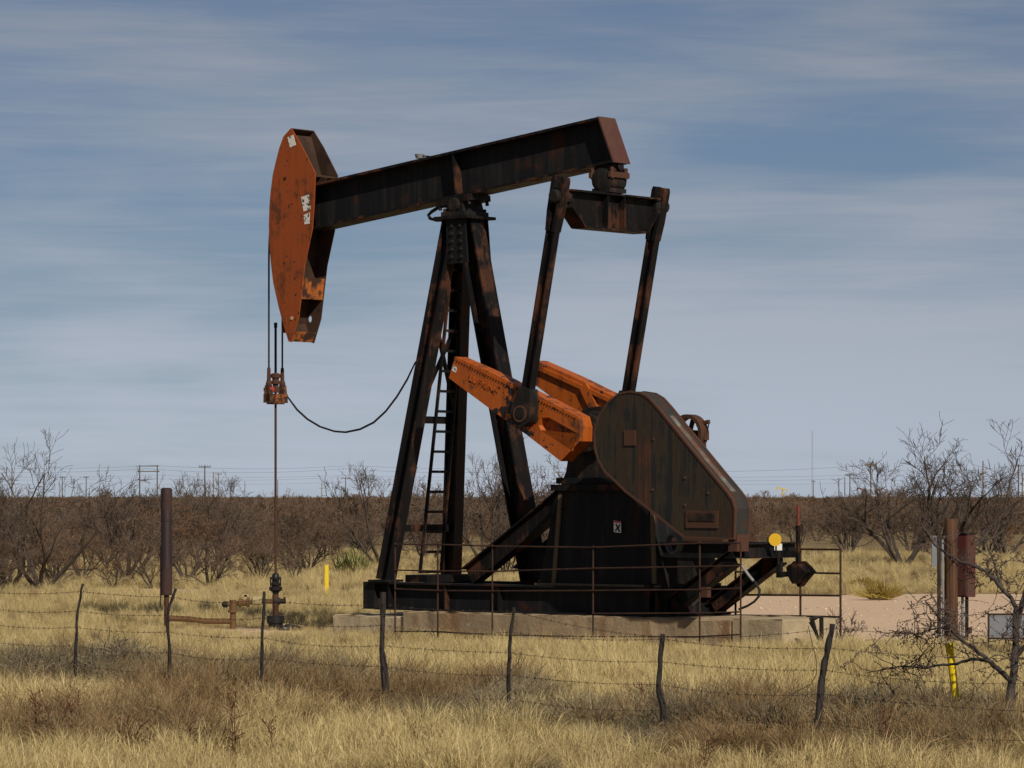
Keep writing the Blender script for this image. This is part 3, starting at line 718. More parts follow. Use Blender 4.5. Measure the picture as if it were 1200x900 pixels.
# control box and conduit below the platform
MB().box(on_n(808, 668, -.5), (.3, .22, .42)).obj('terminal_box', DARKST, pump)
MB().box(on_n(827, 694, -.72), (.13, .1, .16)).obj('junction_box', RUSTY, pump)
MB().tube([on_n(811, 709, -.75), on_n(816, 705, -.75), on_n(820, 701, -.75), on_n(822, 692, -.75)], .018, 6).obj('conduit_stub', GALV, pump)
hz = [on_n(a, b, -.9) for a, b in ((871, 666), (878, 675), (886, 684), (890, 691), (890, 698), (884, 705), (876, 710), (866, 714))]
MB().tube(hz, .02, 6).obj('power_cable', HOSE, pump)
MB().tube([on_n(870, 664, -.9), on_n(878, 675, -.9), on_n(883, 681, -.9)], .024, 6).obj('cable_sleeve', GALV, pump)
# brake lever with its red grip and dished guard at the tail
ut = on_n(935, 650, .3)
bl = MB(); bl.bar((ut.x, .3, on_n(935, 668, .3).z), (ut.x, .3, on_n(935, 616, .3).z), .055, .055, (1, 0, 0)); blo = bl.obj('brake_lever', BLACK_R, pump)
MB().bar((ut.x, .3, on_n(935, 620, .3).z), (ut.x, .3, on_n(935, 592, .3).z), .035, .035, (1, 0, 0)).obj('lever_grip', weathered('faded_red_paint', (.20, .04, .03), (.12, .05, .03), .4, 4), blo)
MB().bar(on_n(912, 649, .3), on_n(934, 649, .3), .05, .10).obj('lever_bracket', BLACK, blo)
sh = MB(); spx = [(925.5, 662), (930, 657.5), (943, 657.5), (950, 664), (955, 670), (947, 679), (941, 687), (935, 688), (931, 682), (926.5, 672)]
sh.prism(uz(spx, .22), .22, .26); sh.prism(inset(uz(spx, .22), .25), .05, .219); sho = sh.obj('dished_guard', BLACK_R, pump)
MB().bar(on_n(911, 674, .3), on_n(930, 672, .3), .06, .08).obj('guard_arm', BLACK, sho)
MB().bar(on_n(913.5, 644, .3), on_n(913.5, 677, .3), .06, .09, (1, 0, 0)).obj('guard_post', BLACK, sho)

# -- signs on the tail
sg = MB(); c = on_n(908.5, 632.5, -.15)
sg.lathe(c, [(0, .10), (.008, .10)], 20, (.4, -.9, 0)); sgo = sg.obj('round_sign', YSIGN, None)
sgo.location = PUMP_O; sgo.rotation_euler = (0, 0, -PUMP_A)
tag(sgo, 'small round yellow sign standing on the end of the motor platform', 'sign')
MB().bar(c + Vector((0, .02, -.25)), c + Vector((0, .02, 0)), .02, .02, (1, 0, 0)).obj('stem', DARKST, sgo)
sw = MB(); c = on_n(912, 641, .1); sw.box(c, (.12, .012, .105), Matrix.Rotation(R(30), 3, 'Z')); swo = sw.obj('white_sign', WHITE, None)
swo.location = PUMP_O; swo.rotation_euler = (0, 0, -PUMP_A)
tag(swo, 'small white square sign below the round yellow sign', 'sign')
MB().box(c + Vector((0, .012, -.12)), (.03, .01, .3), Matrix.Rotation(R(30), 3, 'Z')).obj('bracket', DARKST, swo)

RAIL = weathered('dark_rusty_pipe', (.02, .010, .007), (.058, .026, .015), cover=.4, scale=3, base2=(.03, .015, .011), rough=.85)
# ------------------------------------------------------------------ pipe guard rail round the machine
def guard_rail():
    g = empty('pipe_guard_rail', PUMP_O, -PUMP_A); tag(g, 'rusty welded pipe guard rail along the front of the pumpjack', 'railing')
    NF = -1.95
    cols = [(463, (638, 668, 690, 716, 740), 748), (513, (638, 669, 692, 717, 740), 743), (577, (640, 669.5, 692.5, 718, 744), 757), (695, (641.5, 666, 692, 719, 746), 760), (820, (636.5, 664, 691, 718.5, 746), 757), (868, (636.5, 663, 689.5, 717, 743.5), 757)]
    P = [[on_n(x, y, NF) for y in ys] for x, ys, f in cols]
    for (x, ys, f), pp in zip(cols, P):
        b = on_n(x, f, NF); b.z = -.1
        MB().tube([b, pp[0] + Vector((0, 0, .03))], .014, 6).obj('post', RAIL, g)
    for k in range(5):
        if k == 3: continue
        MB().tube([p[k] + Vector((0, -.017, 0)) for p in P], .0125, 6).obj('rail', RAIL, g)
    MB().tube([P[i][3] + Vector((0, -.017, 0)) for i in (3, 4, 5)], .0125, 6).obj('rail', RAIL, g)
    g2 = empty('pipe_guard_rail', PUMP_O, -PUMP_A); tag(g2, 'dark pipe guard rail panel behind the tail of the pumpjack beside the dirt road', 'railing')
    NB = .95
    cols = [(985, (644, 672, 698, 723), 740), (938, (643.5, 671, 697.5, 722), 728), (862, (642, 670, 697, 721), 727)]
    P = [[on_n(x, y, NB) for y in ys] for x, ys, f in cols]
    for (x, ys, f), pp in zip(cols, P):
        b = on_n(x, f, NB); b.z = .35 if b.x < 6.3 else -.1
        MB().tube([b, pp[0] + Vector((0, 0, .03))], .018, 6).obj('post', RAIL, g2)
    for k in range(4):
        MB().tube([p[k] + Vector((0, -.019, 0)) for p in P], .017, 6).obj('rail', RAIL, g2)
guard_rail()

# ------------------------------------------------------------------ wellhead, flow line, vent pipe
def wellhead():
    wl = PUMP_O + Vector((RU*CA, -RU*SA, 0)); Y = wl.y
    h = empty('wellhead', (wl.x, wl.y, 0)); tag(h, 'dark rusty wellhead with stuffing box under the polished rod', 'wellhead')
    def z(py): return HC - (py-HY)/F*Y
    def x(px): return (px-CX)/F*Y - wl.x
    GREASE = plain('black_grease', (.012, .011, .012), .45, .2)
    prof = [(697, .05), (694, .06), (691.5, .115), (689.5, .12), (688, .12), (687, .07), (685.5, .07), (685, .10), (683.5, .10), (683, .065), (679, .065), (678.5, .10), (677, .10), (676.5, .07), (674, .06), (672.5, .055), (671.5, .03)]
    MB().lathe((0, 0, 0), [(z(a), r) for a, r in prof], 14).smooth_auto('stuffing_box', GREASE, h)
    for i in range(4):
        t = i*math.pi/2+.4; MB().tube([(math.cos(t)*.09, math.sin(t)*.09, z(687)), (math.cos(t)*.09, math.sin(t)*.09, z(676))], .014, 5).obj('stud', GREASE, h)
    MB().lathe((0, 0, 0), [(z(724), .05), (z(712), .05), (z(711), .06), (z(698), .06), (z(696.5), .05)], 12).smooth_auto('tubing_head', RUSTY, h)
    MB().lathe((0, 0, 0), [(z(739), .13), (z(731), .13), (z(730), .155), (z(721.5), .155), (z(721), .05)], 16).smooth_auto('casing_head', GREASE, h)
    MB().lathe((0, 0, z(704.5)), [(-.02, .075), (.08, .06), (.085, .045), (x(335), .045)], 10, (1, 0, 0)).smooth_auto('side_outlet', DARKST, h)
    MB().bar((x(333), 0, z(704)), (x(333.5), 0, z(699.5)), .03, .04, (1, 0, 0)).obj('valve_handle', DARKST, h)
    FLOW = weathered('ochre_rust_pipe', (.10, .058, .024), (.17, .09, .035), .45, 5, base2=(.06, .035, .018), rough=.85)
    f = empty('flow_line', (wl.x, wl.y, 0)); tag(f, 'rusty flow line pipe with valves running from the wellhead', 'pipe')
    MB().tube([(-.05, 0, z(704.5)), (x(300), 0, z(705)), (x(290), 0, z(706)), (x(264), 0, z(708))], .043, 8).smooth_auto('pipe', FLOW, f)
    MB().lathe((x(262), 0, z(708.3)), [(-.03, .02), (0, .055), (.07, .055)], 8, (1, 0, 0)).obj('end_plug', DARKST, f)
    MB().lathe((x(273), 0, 0), [(z(742), .055), (z(728), .05), (z(718), .05), (z(717.5), .085), (z(715.5), .085), (z(715), .06), (z(703), .06)], 10).smooth_auto('tee_riser', FLOW, f)
    VAL = plain('tan_valve', (.33, .27, .14), .7, .3)
    MB().lathe((x(301), 0, z(704)), [(-.09, .045), (-.07, .08), (.07, .08), (.09, .045)], 10, (1, 0, 0)).obj('valve', VAL, f)
    MB().lathe((x(286), 0, z(706)), [(-.10, .05), (-.09, .085), (-.05, .085), (-.04, .06), (.04, .06), (.05, .085), (.09, .085), (.1, .05)], 10, (1, 0, 0)).obj('valve', FLOW, f)
    MB().bar((x(287), 0, z(704)), (x(288), 0, z(697)), .05, .05, (1, 0, 0)).obj('valve_stem', VAL, f)
    MB().bar((x(284), 0, z(697.5)), (x(292), 0, z(698)), .05, .05).obj('valve_handle', VAL, f)
    MB().tube([(x(273), .02, z(728)), (x(240), .03, z(728)), (x(222), .05, z(725.5)), (x(200), .1, z(725)), (x(196), .1, z(726))], .05, 8).smooth_auto('ground_pipe', FLOW, f)
    # tall capped cylinder on a short pipe
    c = (x(194.5) + wl.x, wl.y + .1)
    v = empty('vent_cylinder', (c[0], c[1], 0)); tag(v, 'tall dark brown capped steel cylinder standing on a short pipe', 'cylinder')
    VM = weathered('dark_brown_paint', (.024, .014, .014), (.06, .03, .026), .35, 1.2, base2=(.035, .02, .02))
    def zc_(py): return HC - (py-HY)/F*(wl.y+.1)
    MB().lathe((0, 0, 0), [(zc_(697.5), .085), (zc_(697), .10), (zc_(574), .10), (zc_(573), .098), (zc_(571.6), .07)], 18).smooth_auto('body', VM, v)
    MB().tube([(.0, 0, -.1), (.0, 0, zc_(697))], .045, 8).obj('stand_pipe', RUSTY, v)
    MB().tube([(-.1, -.01, zc_(712)), (-.105, -.01, zc_(640))], .012, 5).obj('side_rod', VM, v)
    MB().ring((0, 0, zc_(610)), .098, .106, .03, (0, 0, 1), 18).obj('band', VM, v)
    # oily clods beside the wellhead
    rnd = random.Random(3)
    for i, (a, b, s) in enumerate(((340, 734, .13), (346, 736, .11), (351, 735, .08), (335, 736, .1))):
        bm = bmesh.new(); bmesh.ops.create_icosphere(bm, subdivisions=2, radius=s)
        for q in bm.verts: q.co *= 1 + .45*noise.noise(q.co*9 + Vector((i*3, 0, 0))); q.co.z *= .55
        me = bpy.data.meshes.new('oily_clod'); bm.to_mesh(me); bm.free(); me.materials.append(GREASE)
        o = bpy.data.objects.new('oily_clod', me); COL.objects.link(o); o.location = (x(a)+wl.x, wl.y-.1-rnd.random()*.3, .03)
        tag(o, 'lump of black oily soil beside the wellhead', 'soil clod', 'oily clods by the wellhead')
wellhead()

# ------------------------------------------------------------------ electrical pole group on the right
def pole_group():
    Y = 56.0
    def X(px): return (px-CX)/F*Y
    def Z(py): return HC - (py-HY)/F*Y
    p = MB(); p.lathe((0, 0, 0), [(-.2, .108), (Z(650), .104), (Z(609.5), .10), (Z(608.2), .09)], 14); o = p.smooth_auto('wooden_post', POLE); o.location = (X(1114.5), Y, 0)
    tag(o, 'thick round brown wooden post beside the maroon box', 'post')
    for k in range(5):
        t = -1.9+k*.5; MB().box((math.cos(t)*.103, math.sin(t)*.103, .9), (.006, .012, 1.5)).obj('crack', POST, o)
    e_ = empty('electrical_box', (X(1134), Y+.25, 0)); tag(e_, 'maroon metal electrical box mounted on conduits next to the wooden post', 'electrical box')
    w = .30; M = Matrix.Rotation(R(-42), 3, 'Z'); zc = (Z(626)+Z(700))/2; hz_ = Z(626)-Z(700)
    MB().box((0, 0, zc), (.22, .22, hz_), M).obj('cabinet', REDBOX, e_)
    MB().box(M @ Vector((.0, -.125, 0)) + Vector((0, 0, zc)), (.20, .02, hz_-.05), M).obj('door', REDBOX, e_)
    MB().box((0, 0, Z(626)+.012), (.26, .26, .02), M).obj('lid', DARKST, e_)
    for dx, m_ in ((-.05, GALV), (.02, DARKST)): MB().tube([(dx, 0, -.2), (dx, 0, Z(700)+.02)], .022, 8).obj('conduit', m_, e_)
    MB().box((.06, -.06, Z(739)), (.06, .06, .09)).obj('outlet', DARKST, e_)
    MB().box((.02, .02, .55), (.05, .05, 1.3)).obj('stand', DARKST, e_)
    s = empty('meter_stand', (X(1099.5), Y-.1, 0)); tag(s, 'dark thin post with grey panel and pale conduit left of the wooden post', 'meter stand')
    MB().box((0, 0, Z(622)/2-.1), (.055, .06, Z(622)+.2)).obj('post', POST, s)
    MB().tube([(.055, -.03, -.2), (.06, -.03, .5), (.05, -.03, Z(632))], .018, 6).obj('conduit', GALV, s)
    MB().box((-.075, .0, (Z(628)+Z(664))/2), (.075, .05, Z(628)-Z(664))).obj('panel', GREYP, s)
    # framed lease sign
    Y2 = 50.0
    X2 = lambda px: (px-CX)/F*Y2
    Z2 = lambda py: HC - (py-HY)/F*Y2
    g = empty('framed_sign', (X2(1185), Y2, 0)); tag(g, 'blank grey sign board in a black frame on low legs behind the thorny tree', 'sign')
    x0, x1, z0, z1 = X2(1158.5)-X2(1185), X2(1212)-X2(1185), Z2(748), Z2(720)
    MB().box(((x0+x1)/2, .0, (z0+z1)/2), (x1-x0-.04, .012, z1-z0-.04)).obj('board', GREYP, g)
    for zz in (z0, z1): MB().box(((x0+x1)/2, -.004, zz), (x1-x0+.03, .03, .028)).obj('frame_bar', HOSE, g)
    for xx in (x0, x1):
        MB().box((xx, -.004, (z0+z1)/2), (.026, .03, z1-z0-.03)).obj('frame_bar', HOSE, g)
        MB().box((xx, .02, z0/2+.1), (.022, .022, z0+.5)).obj('leg', DARKST, g)
    # leaning yellow marker post
    a, b = W(1124, 852, 34.2), W(1113.5, 763, 34.2)
    base = Vector((a.x, a.y, 0)); d = b-a
    m = MB(); m.tube([(-d.x*.2, 0, -.15), (0, 0, a.z), (d.x, 0, b.z)], .037, 12); o = m.smooth_auto('yellow_marker_post', YELLOW); o.location = base
    tag(o, 'leaning yellow pipe marker post with cap at the barbed wire fence', 'marker post')
    cp = MB(); ax_ = d.normalized(); cp.lathe(Vector((d.x, 0, b.z)) - ax_*.02, [(0, .041), (.05, .042), (.055, .034), (.06, .046), (.09, .046), (.10, .034)], 12, ax_); cp.smooth_auto('cap', YELLOW, o)
    # slim yellow marker far left of the pump
    Yb = 85.0; a = W(383, 697, Yb); t = W(382.7, 663, Yb)
    m = MB(); m.box((0, 0, t.z/2-.1), (.085, .05, t.z+.2)); o = m.obj('yellow_marker_stake', YELLOW); o.location = (a.x, Yb, 0)
    tag(o, 'slim upright yellow marker stake in the grass near the yucca', 'marker stake')
    MB().box((0, 0, t.z+.012), (.09, .055, .022)).obj('cap', YELLOW, o)
    # bent pipe at the tail of the foundation
    Yp = 54.3
    b_ = [W(a_, b_, Yp) for a_, b_ in ((949, 727), (955, 724), (962.5, 722), (963, 757))]
    b_[-1].z = -.1; o0 = Vector((b_[-1].x, Yp, 0))
    o = MB().tube([p_-o0 for p_ in b_], .035, 8).obj('bent_pipe', DARKST); o.location = o0
    tag(o, 'short dark bent pipe stub at the tail end of the foundation', 'pipe')
    MB().tube([W(951, 728, Yp)-o0, W(955, 738, Yp)-o0, W(961, 754, Yp)-o0], [.05, .03, .02], 6).obj('hanging_strap', DARKST, o)
pole_group()

# ------------------------------------------------------------------ barbed wire fence
def fence():
    def inv(px): return 1.08*(.02132 + (px-90)*(.0284-.02132)/(965-90))
    posts = [  # outline in the photo: bottom to top, and thickness in metres
        ([(-28, 790), (-30, 690)], .05, 'straight dark'), ([(88, 790), (89, 745), (91, 715), (97, 684)], .042, 'slim dark stick fence post beside the grey tumbleweed'),
        ([(197, 800), (199, 770), (196, 730), (198, 712), (206, 690)], .045, 'slim hooked dark fence post in front of the brown cylinder'),
        ([(307, 806), (307, 760), (309, 715), (310, 693)], .04, 'thin straight dark fence post in front of the flow line'),
        ([(453, 818), (450, 785), (447, 762), (449, 694)], .078, 'thick weathered grey fence post at the left end of the skid'),
        ([(597, 828), (596, 800), (597, 760), (602, 712)], .045, 'thin crooked fence post before the concrete foundation'),
        ([(779, 850), (777, 830), (772, 805), (773, 780), (777, 743)], .065, 'knobbly curved dark fence post below the belt guard'),
        ([(953, 862), (962, 800), (968, 768), (976, 731)], .07, 'straight leaning dark fence post by the tail of the foundation'),
        ([(1222, 900), (1222, 740)], .08, ''), ([(1420, 930), (1420, 745)], .08, '')]
    tops = []; rnd = random.Random(11)
    for pts, th, lab in posts:
        Y = 1/inv(pts[0][0]); wp = [W(a, b, Y) for a, b in pts]; base = Vector((wp[0].x, Y, 0)); wp[0].z = -.15
        dense = []
        for A, B in zip(wp[:-1], wp[1:]):
            for k in range(4): dense.append(A.lerp(B, k/4))
        dense.append(wp[-1]); rs = [th/2*(1+rnd.uniform(-.18, .18))*(1 - .25*i/len(dense)) for i in range(len(dense))]
        dense = [p - base + Vector((rnd.uniform(-.006, .006), rnd.uniform(-.006, .006), 0)) for p in dense]
        tops.append((wp, Y))
        if not lab: continue
        if lab == 'straight dark': lab = 'dark fence post at the far end of the barbed wire'
        o = MB().tube(dense, rs, 7).smooth_auto('fence_post', POST, None, 50); o.location = base
        tag(o, lab, 'fence post')
    heights = [1.17, .96, .74, .52, .28]
    names = ['topmost', 'second from top', 'middle', 'second from ground', 'lowest']
    for hgt, nm in zip(heights, names):
        pts = []
        for wp, Y in tops:
            top = wp[-1].z; z_ = min(hgt, top - .03); x = None
            for A, B in zip(wp[:-1], wp[1:]):
                if A.z <= z_ <= B.z: x = A.x + (B.x-A.x)*(z_-A.z)/max(1e-6, B.z-A.z)
            pts.append(Vector((x if x is not None else wp[-1].x, Y-.05, z_ + rnd.uniform(-.015, .015))))
        path = []; mb = MB()
        for A, B in zip(pts[:-1], pts[1:]):
            sag = rnd.uniform(.015, .05)
            for k in range(8):
                t = k/8; p = A.lerp(B, t); p.z -= 4*sag*t*(1-t); path.append(p)
        path.append(pts[-1])
        mb.tube(path, 0.0024, 4)
        acc = 0
        for A, B in zip(path[:-1], path[1:]):
            L_ = (B-A).length; t = acc
            while t < L_:
                c = A.lerp(B, t/L_)
                for q in range(2):
                    d = Vector((rnd.uniform(-.5, .5), rnd.uniform(-1, 1), rnd.uniform(-1, 1))).normalized()*.020
                    mb.tube([c-d, c+d], .0026, 3, False)
                t += .125
            acc = t - L_
        o = mb.obj('barbed_wire', WIRE)
        tag(o, '%s strand of rusty barbed wire on the fence' % nm, 'barbed wire', 'strands of the barbed wire fence')
    # loose strands
    for pl, lab in (([(612, 764), (607, 777), (597, 788), (585, 797), (570, 811)], 'loose wire slanting from the thin crooked fence post'),
                    ([(947, 733), (952, 755), (957, 775), (957, 790), (950, 802), (925, 815), (905, 830), (893, 848)], 'loose twisted wire hanging beside the leaning fence post')):
        Y = 1/inv(pl[0][0])
        o = MB().tube([W(a, b, Y-.12) for a, b in pl], .0045, 4).obj('loose_wire', WIRE); tag(o, lab, 'wire')
fence()

# ------------------------------------------------------------------ bare brush
def branch_mesh(rnd, height, stems, spread, levels, twig_r, dens=1.0, base_r=.05, lean=0, straight=.0):
    """returns (stem builder, twig builder): crooked stems from one root, forking into fine twigs"""
    T, Cn = MB(), MB()
    def grow(p, d, length, r, lv):
        n = max(2, int(length/.22)) if lv < 2 else 3
        pts = [p]; q = p.copy(); dd = d.copy()
        for i in range(n):
            dd = (dd + Vector((rnd.uniform(-1, 1), rnd.uniform(-1, 1), rnd.uniform(-.7, .8)))*(.20 if lv < 2 else .30) + Vector((0, 0, .05 if lv < 2 else .02))).normalized()
            q = q + dd*(length/n); pts.append(q.copy())
        r1 = max(twig_r, r*(.45 if lv < levels else .3))
        rs = [max(twig_r*.7, r + (r1-r)*i/n) for i in range(n+1)]
        (T if lv < 2 else Cn).tube(pts, rs, 5 if lv == 0 else 4 if lv == 1 else 3, False)
        if lv >= levels: return
        k = {0: 5, 1: 5, 2: 5, 3: 4}.get(lv, 3)*dens
        k = int(k) + (1 if rnd.random() < k-int(k) else 0)
        for i in range(k):
            t = rnd.uniform(.30, 1.0) if lv else rnd.uniform(.25, 1.0)
            j = min(n-1, int(t*n)); pp = pts[j].lerp(pts[j+1], t*n-j)
            ax_ = (pts[j+1]-pts[j]).normalized(); side = ax_.cross(Vector((rnd.uniform(-1, 1), rnd.uniform(-1, 1), rnd.uniform(-1, 1))))
            if side.length < .1: continue
            side.normalize(); a_ = rnd.uniform(.45, 1.0)
            nd = (ax_*math.cos(a_) + side*math.sin(a_) + Vector((0, 0, .12))).normalized()
            grow(pp, nd, length*rnd.uniform(.42, .68), max(twig_r, rs[j]*rnd.uniform(.45, .65)), lv+1)
    for s in range(stems):
        a = s*2*math.pi/stems + rnd.uniform(-.5, .5); sp_ = spread*rnd.uniform(.5, 1.15)
        d = Vector((math.cos(a)*sp_ + lean, math.sin(a)*sp_, 1)).normalized()
        grow(Vector((math.cos(a)*.06, math.sin(a)*.06, -.08)), d, height*rnd.uniform(.50, .68), base_r*rnd.uniform(.7, 1.1), 0)
    return T, Cn
def bark(name, c0, c1, tip=None):
    m, nt, bs, N, L = mat_base(name)
    oi = N('ShaderNodeObjectInfo'); v = N('ShaderNodeTexCoord').outputs['Object']
    n = noise_tex(N, L, v, 1.6, 4)
    c = mixc(N, L, n.outputs[0], c0, c1)
    if tip:
        k = math_(N, L, 'MULTIPLY', srange(N, L, oi.outputs['Random'], .45, 1.0), srange(N, L, n.outputs[0], .45, .62))
        c = mixc(N, L, k, c, tip)
    L(c, bs.inputs['Base Color']); bs.inputs['Roughness'].default_value = .9; bs.inputs['Specular IOR Level'].default_value = .15
    return m
BARK = bark('mesquite_bark', (.04, .030, .024), (.085, .066, .052))
TWIG = bark('mesquite_twigs', (.088, .060, .043), (.15, .104, .073), (.19, .098, .048))
TWIGG = bark('grey_twigs', (.055, .041, .033), (.105, .080, .063))

shrub_kinds = []
for k in range(6):
    rnd = random.Random(100+k)
    T, Cn = branch_mesh(rnd, 2.35, 6 + k % 3, .75 + .08*(k % 3), 4, .0046, .86, .044)
    a = T.mesh('shrub_stems'); b = Cn.mesh('shrub_twigs'); a.materials.append(BARK); b.materials.append(TWIG); shrub_kinds.append((a, b))
tree_kinds = []
for k in range(4):
    rnd = random.Random(200+k)
    T, Cn = branch_mesh(rnd, 3.9, 4 + k % 2, .95, 4, .0054, .84, .085)
    a = T.mesh('tree_limbs'); b = Cn.mesh('tree_twigs'); a.materials.append(BARK); b.materials.append(TWIGG); tree_kinds.append((a, b))
def plant(name, kinds, k, x, y, s, rz, label, cat, group=None, sz=None):
    e = empty(name, (x, y, gz(x, y) if y < 400 else 0), rz); e.scale = (s, s, sz or s); tag(e, label, cat, group)
    for part, me in zip(('trunk', 'crown'), kinds[k % len(kinds)]):
        o = bpy.data.objects.new(part, me); COL.objects.link(o); o.parent = e
    return e
# tall bare mesquites that rise above the brush (px, base y, top y, variant, label)
def tall(px, by, ty, k, label, rz=0, wide=1.0):
    Y = gdepth(by); s = (by-ty)/F*Y/3.9
    plant('mesquite_tree', tree_kinds, k, (px-CX)/F*Y, Y, s*wide, rz, label, 'tree', sz=s)
tall(48, 690, 520, 0, 'tall bare mesquite tree at the far left of the brush', .4)
tall(12, 688, 545, 2, 'broad bare mesquite beside the tall one at far left', 1.4, 1.1)
tall(150, 676, 552, 1, 'bare mesquite tree just behind the brown cylinder', 2.0)
tall(243, 672, 540, 3, 'bare round-topped mesquite between the cylinder and the polished rod', .9)
tall(446, 662, 540, 2, 'bare mesquite tree growing behind the yucca', 2.9)
tall(572, 668, 508, 1, 'tall upright bare tree seen between the samson post legs', 3.6, .8)
tall(648, 664, 525, 0, 'bare tree behind the orange crank and pedestal brace', 5.1, .9)
tall(1058, 662, 518, 3, 'wide bare mesquite rising behind the dirt road', 4.2, 1.2)
tall(1118, 660, 506, 0, 'tallest bare mesquite behind the wooden post', 2.2, 1.25)
tall(1180, 652, 548, 2, 'bare mesquite behind the framed sign at the right', .2, 1.1)
rnd = random.Random(42)
# the front of the brush: one shrub at a time
def front(px):
    if px < 130: return 88
    if px < 420: return 97
    if px < 870: return 108
    return 138
rows = []
def shrub_label(px, Y):
    d = Y - front(px); dep = 'front edge' if d < 12 else 'second rank' if d < 28 else 'deep part'
    for lim, where in ((110, 'left of the brown cylinder'), (205, 'behind the brown cylinder'), (325, 'between brown cylinder and polished rod'), (430, 'behind the yucca and yellow stake'), (540, 'behind the ladder'), (660, 'behind the rear samson leg'), (870, 'behind the belt guard'), (1000, 'behind the brake lever'), (1090, 'behind the low yellowish bush'), (1400, 'behind the maroon electrical box')):
        if px < lim: break
    return 'bare brown shrub at the %s of the brush %s' % (dep, where), 'shrub', 'mesquite shrubs of the brush %s' % where
for row in range(4):
    px = -60 + rnd.uniform(0, 30)
    while px < 1270:
        Y = front(px) + row*17 + rnd.uniform(-6, 12)
        rows.append((px, Y)); px += rnd.uniform(38, 105) * (1.2 if row == 0 else 1.0) * (.6 if px < 350 else 1)
for px, Y in rows:
    if 375 < px < 452 and Y < 121: continue
    h = rnd.choice((rnd.uniform(.42, .7), rnd.uniform(.7, 1.0), rnd.uniform(.9, 1.2)))
    if 830 < px < 1000: h *= .9
    plant('mesquite_shrub', shrub_kinds, rnd.randrange(6), (px-CX)/F*Y, Y, h, rnd.uniform(0, 6.28), *shrub_label(px, Y), sz=h*rnd.uniform(.9, 1.04))

# ------------------------------------------------------------------ scattered instances (uncountable stuff)
def scatter(name, pts, meshes, label, cat):
    """pts: (x, y, z, rz, tilt, scale, scale_z, index)"""
    src = bpy.data.collections.new(name + '_sources')
    for i, me in enumerate(meshes):
        o = bpy.data.objects.new('%s_source_%02d' % (name, i), me); src.objects.link(o)
    me = bpy.data.meshes.new(name); me.from_pydata([p[:3] for p in pts], [], []); me.update()
    a = me.attributes.new('rot', 'FLOAT_VECTOR', 'POINT'); a.data.foreach_set('vector', [c for p in pts for c in (p[4], p[4]*.6, p[3])])
    a = me.attributes.new('scl', 'FLOAT_VECTOR', 'POINT'); a.data.foreach_set('vector', [c for p in pts for c in (p[5], p[5], p[6])])
    a = me.attributes.new('idx', 'INT', 'POINT'); a.data.foreach_set('value', [p[7] for p in pts])
    o = bpy.data.objects.new(name, me); COL.objects.link(o); tag(o, label, cat, None, 'stuff')
    ng = bpy.data.node_groups.new(name + '_nodes', 'GeometryNodeTree')
    ng.interface.new_socket('Geometry', in_out='INPUT', socket_type='NodeSocketGeometry'); ng.interface.new_socket('Geometry', in_out='OUTPUT', socket_type='NodeSocketGeometry')
    N, L = ng.nodes.new, ng.links.new
    gi, go_ = N('NodeGroupInput'), N('NodeGroupOutput'); iop = N('GeometryNodeInstanceOnPoints'); ci = N('GeometryNodeCollectionInfo')
    ci.inputs[0].default_value = src; ci.inputs['Separate Children'].default_value = True; ci.inputs['Reset Children'].default_value = True
    def attr(nm, ty):
        n = N('GeometryNodeInputNamedAttribute'); n.data_type = ty; n.inputs[0].default_value = nm; return n.outputs[0]
    iop.inputs['Pick Instance'].default_value = True
    er = N('FunctionNodeEulerToRotation'); L(attr('rot', 'FLOAT_VECTOR'), er.inputs[0])
    L(gi.outputs[0], iop.inputs['Points']); L(ci.outputs[0], iop.inputs['Instance']); L(attr('idx', 'INT'), iop.inputs['Instance Index'])
    L(er.outputs[0], iop.inputs['Rotation']); L(attr('scl', 'FLOAT_VECTOR'), iop.inputs['Scale']); L(iop.outputs[0], go_.inputs[0])
    md = o.modifiers.new('scatter', 'NODES'); md.node_group = ng
    return o

# far brush: a mass to the horizon
far_me = []
for k in range(4):
    r_ = random.Random(300+k); T, Cn = branch_mesh(r_, 2.3, 6, .85, 3, .013, 1.05, .05)
    m = MB(); m.add(T.v, T.f); m.add(Cn.v, Cn.f); me = m.mesh('far_shrub'); me.materials.append(TWIG); far_me.append(me)
pts = []
r_ = random.Random(5)
Y = 150.0
while Y < 1500:
    half = Y*.165 + 6; step = 2.6 + (Y-150)*.004
    x = -half
    while x < half:
        px = CX + x/Y*F
        if Y > front(px) + 62 and (Y > 230 or r_.random() < .55):
            sc = r_.uniform(.50, 1.06)*(1.0 if r_.random() < .93 else 1.35)
            pts.append((x + r_.uniform(-1, 1), Y + r_.uniform(-2, 2), -.02, r_.uniform(0, 6.28), 0, sc*1.15, sc, r_.randrange(4)))
        x += step*r_.uniform(.6, 1.4)
    Y += 4.0 + (Y-150)*.022
scatter('distant_brush', pts, far_me, 'brown leafless brush covering the plain to the horizon', 'brush')

